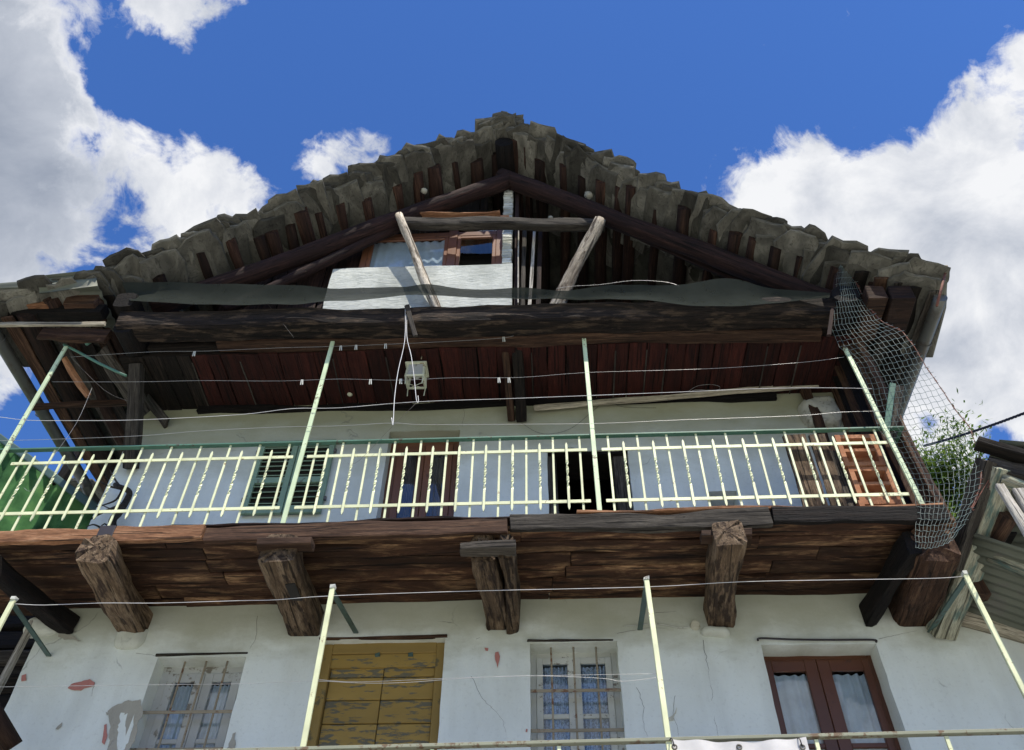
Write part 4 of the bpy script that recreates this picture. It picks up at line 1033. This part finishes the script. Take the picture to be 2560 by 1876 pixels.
# ------------------------------------------------------------------ wires (clotheslines)
def line(name, pts, Y, r, mat, lab, grp=None, n=5):
    P = pxline(pts, Y) if not callable(Y) else [PY(x, y, Y(i)) for i, (x, y) in enumerate(pts)]
    return tag(tube(name, P, r*.55, mat, None, n=n, sub=4), lab, 'wire', grp)
line('clothesline', [(178, 893), (380, 880), (520, 878), (700, 870), (850, 866), (1100, 855), (1260, 845), (1290, 835)], 5.29, .0026, 'wire', 'topmost clothesline wire, under the loggia beam')
line('clothesline', [(130, 955), (350, 955), (500, 952), (700, 953), (850, 948), (1000, 951), (1130, 945), (1300, 944), (1465, 932), (1700, 925), (1850, 918), (2020, 905), (2110, 893)], 5.29, .0026, 'wire', 'second clothesline wire from the top, across the dark ceiling')
line('clothesline', [(-40, 1040), (0, 1043), (70, 1051), (180, 1052), (350, 1050), (600, 1037), (730, 1022), (850, 1020), (1040, 1005), (1300, 996), (1710, 980), (1900, 972), (2060, 970), (2180, 972)], 5.27, .0042, 'wirew', 'bright thick clothesline wire crossing below the hanging lantern')
line('clothesline', [(-40, 1100), (0, 1102), (150, 1098), (350, 1090), (500, 1078), (700, 1068), (850, 1065), (980, 1058), (1060, 1062), (1300, 1061), (1500, 1059), (1710, 1050), (1990, 1040), (2100, 1031), (2200, 1028)], 5.27, .0032, 'wire', 'clothesline wire just above the upper railing')
line('clothesline', [(38, 1510), (110, 1513), (250, 1508), (400, 1508), (600, 1502), (690, 1500), (830, 1490), (1180, 1478), (1610, 1468), (1850, 1455), (2100, 1450), (2340, 1446), (2415, 1440)], 5.28, .0036, 'wirew', 'clothesline wire strung between the lower balcony posts')
line('clothesline', [(-20, 1718), (350, 1713), (600, 1710), (780, 1703), (900, 1708), (1010, 1707), (1180, 1695), (1330, 1690), (1500, 1696), (1560, 1704), (1652, 1693)], 5.28, .003, 'wire', 'lower of the two wires crossing in front of the lower windows')
line('clothesline', [(785, 1698), (900, 1705), (1180, 1694), (1450, 1688), (1645, 1685)], 5.28, .0025, 'wire', 'upper thin wire ending at the lower post, in front of the lace window')
line('guy_wire', [(1043, 1006), (985, 1062), (900, 1150), (870, 1160)], 5.27, .0022, 'wdk', 'thin slanting wire from the cord loops down to the railing')
line('guy_wire', [(174, 890), (260, 975), (320, 1003)], 5.31, .002, 'wdk', 'thin wire from the left post top toward the grey brace')
line('guy_wire', [(230, 970), (190, 1060), (120, 1160), (80, 1225), (60, 1220)], 5.3, .0022, 'wire', 'thin wire dangling below the broken splinter')
line('wire_tail', [(735, 845), (700, 800), (660, 750), (620, 712)], 5.1, .002, 'wdk', 'thin dark wire from the post top up to the shade net')
line('wall_cable', [(1305, 1058), (1340, 1080), (1380, 1085), (1430, 1070), (1480, 1030), (1515, 1005), (1560, 1018), (1640, 1020)], YW-.02, .003, 'cable', 'thin dark cable looping on the wall below the ceiling joist')
line('cord_loop', [(1013, 765), (1012, 850), (995, 930), (986, 1000), (983, 1062), (979, 1045)], 5.1, .0058, 'wirew', 'left white cord loop hanging from the beam peg')
line('cord_loop', [(1018, 765), (1017, 840), (1028, 890), (1036, 950), (1041, 1000), (1046, 1006), (1045, 990)], 5.1, .0058, 'wirew', 'right white cord loop hanging past the lantern')
line('tie_wire', [(1390, 722), (1430, 716), (1500, 712), (1580, 702), (1650, 704), (1690, 712), (1700, 720)], 5.16, .003, 'wire', 'twisted tie wire from the pale strut to the shade net')
line('snarled_wire', [(1722, 978), (1745, 965), (1780, 962), (1800, 968), (1790, 976), (1740, 975), (1725, 982)], 6.0, .003, 'wire', 'snarl of wire lying on the pale plank')
# pegs
for i, (px, py) in enumerate([(487, 880), (1140-285, 868), (756, 955)]):
    pass
pg = [(486, 882, 5.29), (852, 868, 5.29), (890, 866, 5.29), (964, 863, 5.29), (1259, 846, 5.29), (755, 953, 5.29), (926, 952, 5.29), (1002, 951, 5.29), (1247, 948, 5.29), (1272, 948, 5.29)]
for i, (px, py, Y) in enumerate(pg):
    p = PY(px, py, Y)
    t = thing('clothes_peg', p, ['pale clothes peg on the topmost wire, leftmost of its wire', 'pale clothes peg on the topmost wire, right beside the second balcony post', 'pale clothes peg on the topmost wire, left of the cord loops', 'pale clothes peg on the topmost wire, just left of the cord loops', 'pale clothes peg on the topmost wire at its right end by the ceiling joist',
        'pale clothes peg on the second wire, left of the cord loops', 'pale clothes peg on the second wire, between balcony post and cord loops', 'pale clothes peg on the second wire beside the lantern', 'pale clothes peg on the second wire, left of the ceiling joist pair', 'pale clothes peg on the second wire in front of the ceiling joist pair'][i], 'clothes peg', 'clothes pegs on the upper wires')
    for s in (-1, 1):
        bar('peg_half', p+Vector((s*.006, -.004, .012)), p+Vector((s*.009+.004, .004, -.045)), .009, .008, 'whitew', t)
# peg on the beam
beam('beam_peg', PY(1018, 765, 5.09), PY(1038, 840, 5.09), .05, .03, 'wgrey', house, up=(0, 1, 0), rough=.006, label='short grey peg nailed to the black beam')

# ------------------------------------------------------------------ hanging shade net strip
top_ = [(305, 708), (450, 706), (620, 712), (740, 713), (850, 722), (1000, 716), (1042, 712), (1070, 712), (1150, 722), (1290, 722), (1420, 724), (1580, 712), (1650, 715), (1760, 702), (1800, 698), (1850, 702), (1930, 720), (2075, 734)]
bot_ = [(325, 752), (480, 760), (620, 762), (740, 762), (850, 752), (1000, 742), (1042, 738), (1075, 738), (1150, 742), (1290, 746), (1420, 746), (1580, 750), (1650, 757), (1760, 764), (1800, 766), (1850, 766), (1930, 758), (2075, 740)]
YN = 5.04
tp = smooth_path(pxline(top_, YN), 5); bt = smooth_path(pxline(bot_, YN-.03), 5)
bm = bmesh.new(); rows = []
for i, (a, b) in enumerate(zip(tp, bt)):
    row = []
    for j in range(6):
        f = j/5; p = a.lerp(b, f); p.y += .05*math.sin(f*math.pi)+.03*noise.noise(Vector((p.x*2.5, 0, f*2)))
        row.append(bm.verts.new(p-tp[0]))
    rows.append(row)
for A, B in zip(rows, rows[1:]):
    for j in range(5): bm.faces.new((A[j], B[j], B[j+1], A[j+1]))
tag(link('shade_net', from_bm(bm, 'shade_net', True), M['shade'], None, Matrix.Translation(tp[0])), 'long sagging strip of grey-green shade net stretched in front of the gable', 'net')

# ------------------------------------------------------------------ lantern
lc = PY(1043, 925, 5.60)
lan = thing('lantern', lc, 'cream hanging box lantern with wire legs under the loggia ceiling', 'lantern')
bm = bmesh.new()
def ringbox(bm, w1, w2, z0, z1, t=.012):
    for sx in (-1, 1):
        for sy in (-1, 1): tube_bm(bm, [(sx*w1, sy*w1, z0), (sx*w2, sy*w2, z1)], t*.6, 4)
ringbox(bm, .075, .085, 0, -.17, .022)
for w_, z in ((.085, 0), (.085, -.17)):
    for s in (-1, 1):
        tube_bm(bm, [(-w_, s*w_, z), (w_, s*w_, z)], .013, 4); tube_bm(bm, [(s*w_, -w_, z), (s*w_, w_, z)], .013, 4)
for sx in (-1, 1):
    for sy in (-1, 1): tube_bm(bm, [(sx*.085, sy*.085, -.17), (sx*.08, sy*.08, -.28)], .006, 4)
    tube_bm(bm, [(sx*.08, -.08, -.27), (-sx*.08, .08, -.18)], .003, 4)
link('lantern_frame', from_bm(bm, 'lantern_frame'), M['lantern'], lan, Matrix.Translation(lc))
bm = bmesh.new(); box_bm(bm, -.105, .105, -.105, .105, -.006, .012); bmesh.ops.bevel(bm, geom=bm.edges[:], offset=.003, segments=1, affect='EDGES')
link('lantern_lid', from_bm(bm, 'lantern_lid'), M['lantern'], lan, Matrix.Translation(lc))
box('pale_reflection_pane', lc.x-.074, lc.x+.074, lc.y-.084, lc.y-.081, lc.z-.165, lc.z-.01, 'greyw', lan)  # opaque pane; the glass's pale reflection is put into its colour
bm = bmesh.new(); bmesh.ops.create_cone(bm, cap_ends=True, segments=14, radius1=.055, radius2=.045, depth=.02)
link('rose', from_bm(bm, 'rose'), M['lantern'], lan, Matrix.Translation((lc.x+.02, lc.y, 7.82)))
bm = bmesh.new(); bmesh.ops.create_uvsphere(bm, u_segments=12, v_segments=8, radius=.04)
link('bulb', from_bm(bm, 'bulb', True), M['whitew'], lan, Matrix.Translation(lc+Vector((0, 0, -.08))))
tube('hanger', [(lc.x+.02, lc.y, 7.82), (lc.x+.01, lc.y, lc.z)], .005, 'wdk', lan, sub=0)
tube('hook', [(lc.x+.05, lc.y-.1, 7.84), (lc.x+.05, lc.y-.11, 7.79)], .005, 'rust', lan, sub=0)
ins = thing('insulator', PY(875, 985, 6.0), 'small porcelain insulator at the wall head left of the lantern', 'insulator')
bm = bmesh.new(); bmesh.ops.create_uvsphere(bm, u_segments=12, v_segments=8, radius=.03)
link('cap', from_bm(bm, 'cap', True), M['lantern'], ins, Matrix.Translation(PY(875, 985, 6.0)))
tube('stem', [PY(875, 985, 6.0), PY(880, 1003, YW)], .01, 'rust', ins, sub=0)

# ------------------------------------------------------------------ loose things on the balcony
tag(beam('leaning_plank', PY(1335, 1020, YW-.06), PY(2045, 962, YW-.10), .02, .075, 'wpale', rough=.004), 'long pale plank lying slantwise against the wall head', 'plank')
lbp0, lbp1 = PY(2075, 1330, 5.46), PY(2030, 1087, 5.46)
lb = thing('leaning_board', (lbp0.x, 5.5, 5.56), 'wide weathered brown board standing against the railing, left of the orange blocks', 'board')
d_ = Vector((-.02, 0, 1))
bx0 = PY(2075, 1250, 5.44).x
for s, wd in ((-.105, .20), (.075, .14)):
    beam('board', (bx0+s, 5.50, 5.57), (bx0+s-.02, 5.42, PY(2030, 1090, 5.43).z), wd-.004, .03, 'wjoist', lb, up=(0, 1, 0), e=.2, n=8, segs=10, rough=.003)
def hollow_block(x0, y0, z0, w, d, h, label):
    t = thing('hollow_block', (x0+w/2, y0+d/2, z0), label, 'hollow block', 'orange hollow clay blocks stacked behind the railing')
    bm = bmesh.new(); T_ = .04
    box_bm(bm, 0, T_, 0, d, 0, h); box_bm(bm, w-T_, w, 0, d, 0, h)
    box_bm(bm, T_-.001, w-T_+.001, .001, d-.001, 0.0005, T_); box_bm(bm, T_-.001, w-T_+.001, .001, d-.001, h-T_, h-.0005)
    box_bm(bm, T_-.001, w-T_+.001, .002, d-.002, h*.45, h*.45+T_*.8)
    box_bm(bm, T_-.002, w-T_+.002, d*.5, d*.5+.02, T_*.9, h-T_*.9)
    link('shell', from_bm(bm, 'shell'), M['block'], t, Matrix.Translation((x0, y0, z0)))
    box('back_web', x0+T_*.9, x0+w-T_*.9, y0+d*.3, y0+d*.34, z0+.02, z0+h*.5, 'block', t)
hb0 = PY(2122, 1180, 5.45).x
labs = ['lowest orange hollow clay block behind the railing', 'second orange hollow clay block from the bottom of the stack', 'third orange hollow clay block from the bottom of the stack', 'topmost orange hollow clay block behind the railing']
for i in range(3):
    hollow_block(hb0+.02*(i % 2)-.01, 5.45+.012*(i % 2), 5.57+i*.352, .33, .27, .345, [labs[0], labs[1], labs[3]][i])
bd = tag(beam('block_side_shade', (hb0-.03, 5.55, 5.57), (hb0-.04, 5.53, 6.5), .03, .14, 'wgrey', up=(1, 0, 0), e=.2, n=8, rough=.003), 'dark grey strip for the shaded side of the orange blocks, beside the brown board', 'board')  # grey strip standing for the blocks' side face, shade put into its colour

# ------------------------------------------------------------------ wire mesh (hanging netting) + barbed wire
Lp = [(2096, 655), (2085, 700), (2078, 760), (2078, 820), (2100, 870), (2140, 905), (2168, 960), (2180, 1020), (2195, 1070), (2225, 1110), (2255, 1160), (2280, 1210), (2290, 1250), (2292, 1290), (2288, 1330), (2290, 1370)]
Rp = [(2104, 655), (2140, 705), (2165, 760), (2205, 805), (2255, 828), (2285, 865), (2310, 910), (2345, 960), (2385, 1020), (2425, 1070), (2442, 1120), (2455, 1160), (2450, 1215), (2435, 1260), (2410, 1310), (2380, 1352)]
def ysurf(f, g): return 5.14-.12*math.sin(f*math.pi)*(1)-.25*g*f
def rs(P, n):
    d = [0]
    for a, b in zip(P, P[1:]): d.append(d[-1]+math.hypot(b[0]-a[0], b[1]-a[1]))
    o = []
    for i in range(n):
        s = d[-1]*i/(n-1); k = 0
        while k < len(d)-2 and d[k+1] < s: k += 1
        t = (s-d[k])/(d[k+1]-d[k]); o.append((P[k][0]+(P[k+1][0]-P[k][0])*t, P[k][1]+(P[k+1][1]-P[k][1])*t))
    return o
NR = 54; Ls, Rs = rs(Lp, NR), rs(Rp, NR)
G = []
NCOL = 14
for i in range(NR):
    row = []; g = i/(NR-1)
    for j in range(NCOL):
        f = j/(NCOL-1); sag = 10*math.sin(f*math.pi)*(g-.15)
        px = Ls[i][0]+(Rs[i][0]-Ls[i][0])*f; py = Ls[i][1]+(Rs[i][1]-Ls[i][1])*f+sag
        row.append(PY(px+random.uniform(-.8, .8), py, ysurf(f, g)))
    G.append(row)
mesh_o = PY(2100, 660, 5.14)
wm = thing('wire_netting', mesh_o, 'torn wire netting hanging from the right end of the roof beam down past the balcony', 'netting')
bm = bmesh.new()
for i in range(NR):
    pts = []
    for j in range(NCOL-1):
        a, b = G[i][j], G[i][j+1]; pts.append(a); pts.append(a.lerp(b, .5)+Vector((0, 0, .0045*((-1)**j))))
    pts.append(G[i][-1]+Vector((random.uniform(.0, .03), 0, random.uniform(.0, .02))))
    tube_bm(bm, [p-mesh_o for p in pts], .0019, 4)
o_ = link('mesh_weft', from_bm(bm, 'mesh_weft'), M['net'], wm, Matrix.Translation(mesh_o))
bm = bmesh.new()
for j in range(NCOL):
    tube_bm(bm, [G[i][j]-mesh_o+Vector((.003*((-1)**i), 0, 0)) for i in range(NR)], .0015, 4)
o_ = link('mesh_warp', from_bm(bm, 'mesh_warp'), M['netd'], wm, Matrix.Translation(mesh_o))
bm = bmesh.new()
bp = [G[i][-1] for i in range(NR-6)]+[PY(2478, 1190, 5.0), PY(2470, 1220, 5.0)]
bp = smooth_path(bp, 2)
tw1 = [p-bp[0]+Vector((.004*math.cos(i*.9), 0, .004*math.sin(i*.9))) for i, p in enumerate(bp)]; tw2 = [p-bp[0]-Vector((.004*math.cos(i*.9), 0, .004*math.sin(i*.9))) for i, p in enumerate(bp)]
tube_bm(bm, tw1, .0022, 4); tube_bm(bm, tw2, .0022, 4)
tag(link('barbed_wire', from_bm(bm, 'barbed_wire'), M['barb'], None, Matrix.Translation(bp[0])), 'rusty barbed wire along the outer edge of the hanging netting', 'barbed wire')
bw = C.objects['barbed_wire']
for i in range(4, len(bp), 5):
    bm = bmesh.new()
    for k in range(2):
        v = Vector((random.uniform(-1, 1), random.uniform(-.4, .4), random.uniform(-1, 1))).normalized()*.022; tube_bm(bm, [-v, v], .0018, 4)
    link('barb', from_bm(bm, 'barb'), M['barb'], bw, Matrix.Translation(bp[i]))
tag(beam('netting_stake', PY(2100, 628, 5.12), PY(2072, 840, 5.12), .035, .03, 'wclad', up=(0, 1, 0), rough=.003), 'thin brown stake holding the top of the wire netting', 'stake')

# overhead power cable
def cat(a, b, sag, n=24): return [a.lerp(b, i/n)+Vector((0, 0, -sag*4*(i/n)*(1-i/n))) for i in range(n+1)]
pc = cat(PY(2310, 1115, 8.5), PY(2700, 975, 6.2), .05)
bm = bmesh.new()
for ph in (0, 2.1, 4.2): tube_bm(bm, [p-pc[0]+Vector((0, .010*math.cos(i*1.3+ph), .010*math.sin(i*1.3+ph))) for i, p in enumerate(smooth_path(pc, 3))], .009, 5)
tag(link('power_cable', from_bm(bm, 'power_cable', True), M['cable'], None, Matrix.Translation(pc[0])), 'twisted black power cable crossing the sky behind the netting', 'cable')

# ------------------------------------------------------------------ banner on the lower rail
b0, b1 = PY(1680, 1862, 5.26), PY(2014, 1857, 5.26)
bm = bmesh.new(); nx, nz = 40, 10; V = []
for j in range(nz+1):
    for i in range(nx+1):
        f = i/nx; g = j/nz
        sag = .03*math.sin(f*math.pi)*(1-g)
        V.append(bm.verts.new(((b1.x-b0.x)*f, -.02*math.sin(f*9)*(.3+g)+.012*math.sin(f*23), -g*.62-.03-.02*math.sin(f*math.pi)*(g < .01))))
for j in range(nz):
    for i in range(nx):
        a = j*(nx+1)+i; bm.faces.new((V[a], V[a+1], V[a+nx+2], V[a+nx+1]))
bmo = Matrix.Translation((b0.x, 5.235, 3.965))
ban = thing('tarpaulin_banner', (b0.x, 5.235, 3.35), 'white tarpaulin banner with metal eyelets tied under the lower rail', 'banner')
link('tarpaulin', from_bm(bm, 'tarpaulin', True), M['tarp'], ban, bmo)
for px in (1686, 1848, 2006):
    p = PY(px, 1868, 5.225)
    bm = bmesh.new(); tube_bm(bm, [(.014*math.cos(t), 0, .014*math.sin(t)) for t in [2*math.pi*i/14 for i in range(15)]], .005, 6)
    link('eyelet', from_bm(bm, 'eyelet', True), M['zinc'], ban, Matrix.Translation(p))
    if px != 1848: tube('tie', [p, p+Vector((-.01, -.01, .05)), p+Vector((-.02, .05, .06))], .004, 'cable', ban, sub=3)

# ------------------------------------------------------------------ neighbour barn on the right
barn = thing('neighbour_barn', (4.6, 5.6, 0), 'timber lean-to barn with painted beams and corrugated roof at the right edge', 'barn')
beam('painted_beam', PY(2500, 1165, 4.95), PY(2352, 1585, YW), .20, .17, 'wshed', barn, rough=.012, n=12, e=.4, segs=18, label='thick beam with flaking grey-green paint')
beam('side_rail', PY(2462, 1150, 4.92), PY(2380, 1420, 5.55), .10, .14, 'wgrey', barn, rough=.012, n=12, segs=14)
beam('roof_beam', PY(2440, 1108, 4.9), PY(2720, 1190, 4.9), .12, .07, 'soot', barn, rough=.006)
beam('roof_beam', PY(2470, 1165, 4.96), PY(2720, 1225, 4.96), .10, .14, 'wgrey', barn, rough=.01)
beam('roof_beam', PY(2500, 1200, 4.98), PY(2720, 1270, 4.98), .08, .08, 'wshed', barn, rough=.01)
beam('bright_plank', PY(2500, 1215, 4.86), PY(2640, 1440, 4.86), .07, .05, 'wbright', barn, rough=.008, up=(0, 1, 0), label='sun-bleached plank at the barn front')
beam('bright_plank', PY(2545, 1225, 4.84), PY(2680, 1440, 4.84), .09, .05, 'wbright', barn, rough=.008, up=(0, 1, 0))
beam('tie_log', PY(2370, 1532, 6.08), PY(2760, 1640, 6.08), .13, .13, 'wpale', barn, rough=.012, e=.8, n=12)
beam('tie_log', PY(2470, 1390, 5.5), PY(2700, 1480, 5.5), .10, .10, 'wshed', barn, rough=.012, e=.8, n=12)
beam('tie_log', PY(2520, 1290, 5.2), PY(2450, 1400, 5.6), .13, .13, 'wbrown', barn, rough=.012, e=.8, n=12)
A = PY(2420, 1120, 4.9); 
corr('roof_sheet', (3.35, 4.85, 5.98), (3.35, 8.6, 6.1), (6.2, 4.85, 5.55), 32, .016, 'metal_sheet', barn)
corr('roof_sheet', PY(2430, 1330, 5.3), PY(2390, 1530, 6.1), PY(2800, 1450, 5.3), 11, .012, 'metal_sheet', barn, lab='dark corrugated underside behind the painted beam')
box('barn_wall', 3.75, 4.19, 6.0, 6.13, 3, 5.0, 'soot', barn)

# ------------------------------------------------------------------ green corrugated shed on the left
shed = thing('green_shed', (-7, 7.6, 0), 'shed clad in green corrugated plastic sheet behind the left end of the balcony', 'shed')
sA = PY(-190, 960, 7.4); sB = PY(318, 1330, 7.4)
bm = bmesh.new(); NW = 15; nx = NW*8; V = []
for j in range(6):
    for i in range(nx+1):
        f = i/nx; tp_ = sA.lerp(sB, f); p = Vector((tp_.x, tp_.y+.05*math.sin(2*math.pi*NW*f)+.01*noise.noise(Vector((f*9, j, 0))), tp_.z*(1-j/5)+5.2*(j/5)))
        V.append(bm.verts.new(p-sA))
for j in range(5):
    for i in range(nx):
        a = j*(nx+1)+i; bm.faces.new((V[a], V[a+1], V[a+nx+2], V[a+nx+1]))
link('green_sheet', from_bm(bm, 'green_sheet', True), M['gsheet'], shed, Matrix.Translation(sA))
beam('top_rail', sA+Vector((0, -.04, .0)), sB+Vector((0, -.04, 0)), .05, .09, 'dgreen', shed, rough=.004)
beam('mid_rail', PY(-190, 1075, 7.5), PY(270, 1330, 7.5), .04, .06, 'soot', shed, rough=.004)
beam('shed_post', PY(205, 1120, 7.45), PY(140, 1215, 7.45), .10, .10, 'wdark', shed, rough=.01)
beam('shed_post', PY(160, 1165, 7.5), PY(110, 1260, 7.5), .03, .05, 'wgrey', shed, rough=.01)
for k in range(3):
    mw = Matrix.Translation(PY(195+k*26, 1228+k*6, 8.2)) @ Matrix.Rotation(.1, 4, 'Y') @ Matrix.Diagonal((.5, .6, .05, 1))
    link('coping_slab', SL[k], None, shed, mw)
# neighbour timbers below the balcony at far left
nt = thing('timber_stack', (-5.2, 6.4, 0), 'dark timber wall of a neighbouring barn seen past the left house corner', 'barn')
for k in range(14):
    beam('wall_log', (-9.0, 6.75, 5.72-k*.2), (-4.28, 6.75, 5.74-k*.2), .16, .18, 'soot' if k % 2 else 'wdark', nt, rough=.016, segs=20)
beam('wall_log', (-6.5, 6.55, 5.28), (-4.25, 6.55, 5.28), .06, .12, 'wgrey', nt, rough=.01)
tag(beam('corner_board', PY(84, 1556, YW-.04), PY(-16, 1744, YW-.04), .03, .075, 'wbright', up=(0, 1, 0), rough=.003), 'narrow board painted sunlit-pale, running down the left house corner', 'board')  # bright wood carries sunlight that the sun lamp doesn't bring here
tag(log('log_end', PY(-60, 1720, 5.6), PY(30, 1870, 5.9), .07, 'wbrown'), 'brown log poking in at the lower left frame edge', 'log')

# ------------------------------------------------------------------ bare climbing branch on the left corner
vine = thing('bare_branch', PY(290, 1350, 6.0), 'bare twisted climbing branch at the left corner of the upper wall', 'branch')
def twig(pts, r0, r1, Y=6.02): tube('twig', [PY(x, y, Y+random.uniform(-.03, .03)) for x, y in pts], r0, 'wgrey', vine, n=7, r1=r1, sub=4)
twig([(300, 1350), (285, 1325), (282, 1300), (300, 1280), (320, 1245), (322, 1228), (300, 1218), (288, 1212)], .040, .022)
twig([(300, 1218), (285, 1195), (275, 1175)], .012, .004); twig([(300, 1222), (270, 1215), (245, 1200)], .012, .004)
twig([(306, 1225), (290, 1250), (262, 1262), (240, 1268)], .012, .004); twig([(310, 1262), (280, 1272), (250, 1285), (225, 1300)], .018, .006)
twig([(302, 1280), (270, 1270), (248, 1258)], .008, .003); twig([(290, 1318), (260, 1322), (235, 1312), (215, 1318)], .014, .004)
twig([(296, 1240), (300, 1256), (310, 1260)], .007, .003); twig([(280, 1330), (262, 1310), (240, 1330)], .010, .003)

# ------------------------------------------------------------------ trees behind the netting
def tree(name, base, h, rad, label, nleaf=5200, seed=1, trunk_r=.12):
    rnd = random.Random(seed); t = thing(name, base, label, 'tree', None); b = Vector(base)
    tube('trunk', [b, b+Vector((.1, 0, h*.4)), b+Vector((0, .1, h*.85))], trunk_r, 'wgrey', t, n=8, r1=trunk_r*.25)
    bm = bmesh.new(); cl = []
    for k in range(18):
        a = rnd.uniform(0, 6.28); z = rnd.uniform(.70, .97)*h; rr = rad*(1.6-z/h*1.2)*rnd.uniform(.3, 1)*1.6
        tip = b+Vector((math.cos(a)*rr, math.sin(a)*rr, z+.4)); tube_bm(bm, [b+Vector((0, 0, z*.8))-b, (b+Vector((0, 0, z*.8))).lerp(tip, .5)-b+Vector((0, 0, .1)), tip-b], trunk_r*.3, 5, .01)
        cl += [tip+Vector((rnd.gauss(0, .3), rnd.gauss(0, .3), rnd.gauss(0, .35))) for _ in range(6)]
    link('limbs', from_bm(bm, 'limbs'), M['wgrey'], t, Matrix.Translation(b))
    bm = bmesh.new()
    for _ in range(nleaf):
        c = rnd.choice(cl); p = c+Vector((rnd.gauss(0, .24), rnd.gauss(0, .24), rnd.gauss(0, .2)))-b
        u = Vector((rnd.uniform(-1, 1), rnd.uniform(-1, 1), rnd.uniform(-1, 1))).normalized(); v = u.orthogonal().normalized(); s = rnd.uniform(.035, .075)
        vs = [bm.verts.new(p+q_) for q_ in (u*s, v*s*.45, -u*s, -v*s*.45)]; bm.faces.new(vs)
    link('crown', from_bm(bm, 'crown'), M['leaf'], t, Matrix.Translation(b))
tb = PY(2380, 1290, 12.5)
tree('tree', (tb.x-.2, 12.5, 0), PY(2380, 1205, 12.5).z, .95, 'light green leafy tree seen through the wire netting', 34000, 3)
tb2 = PY(2330, 1200, 14)
tree('tree', (tb2.x, 14, 0), PY(2300, 1110, 14).z, .5, 'taller thin-leaved tree behind the house corner, left of the bright green one', 1200, 5)
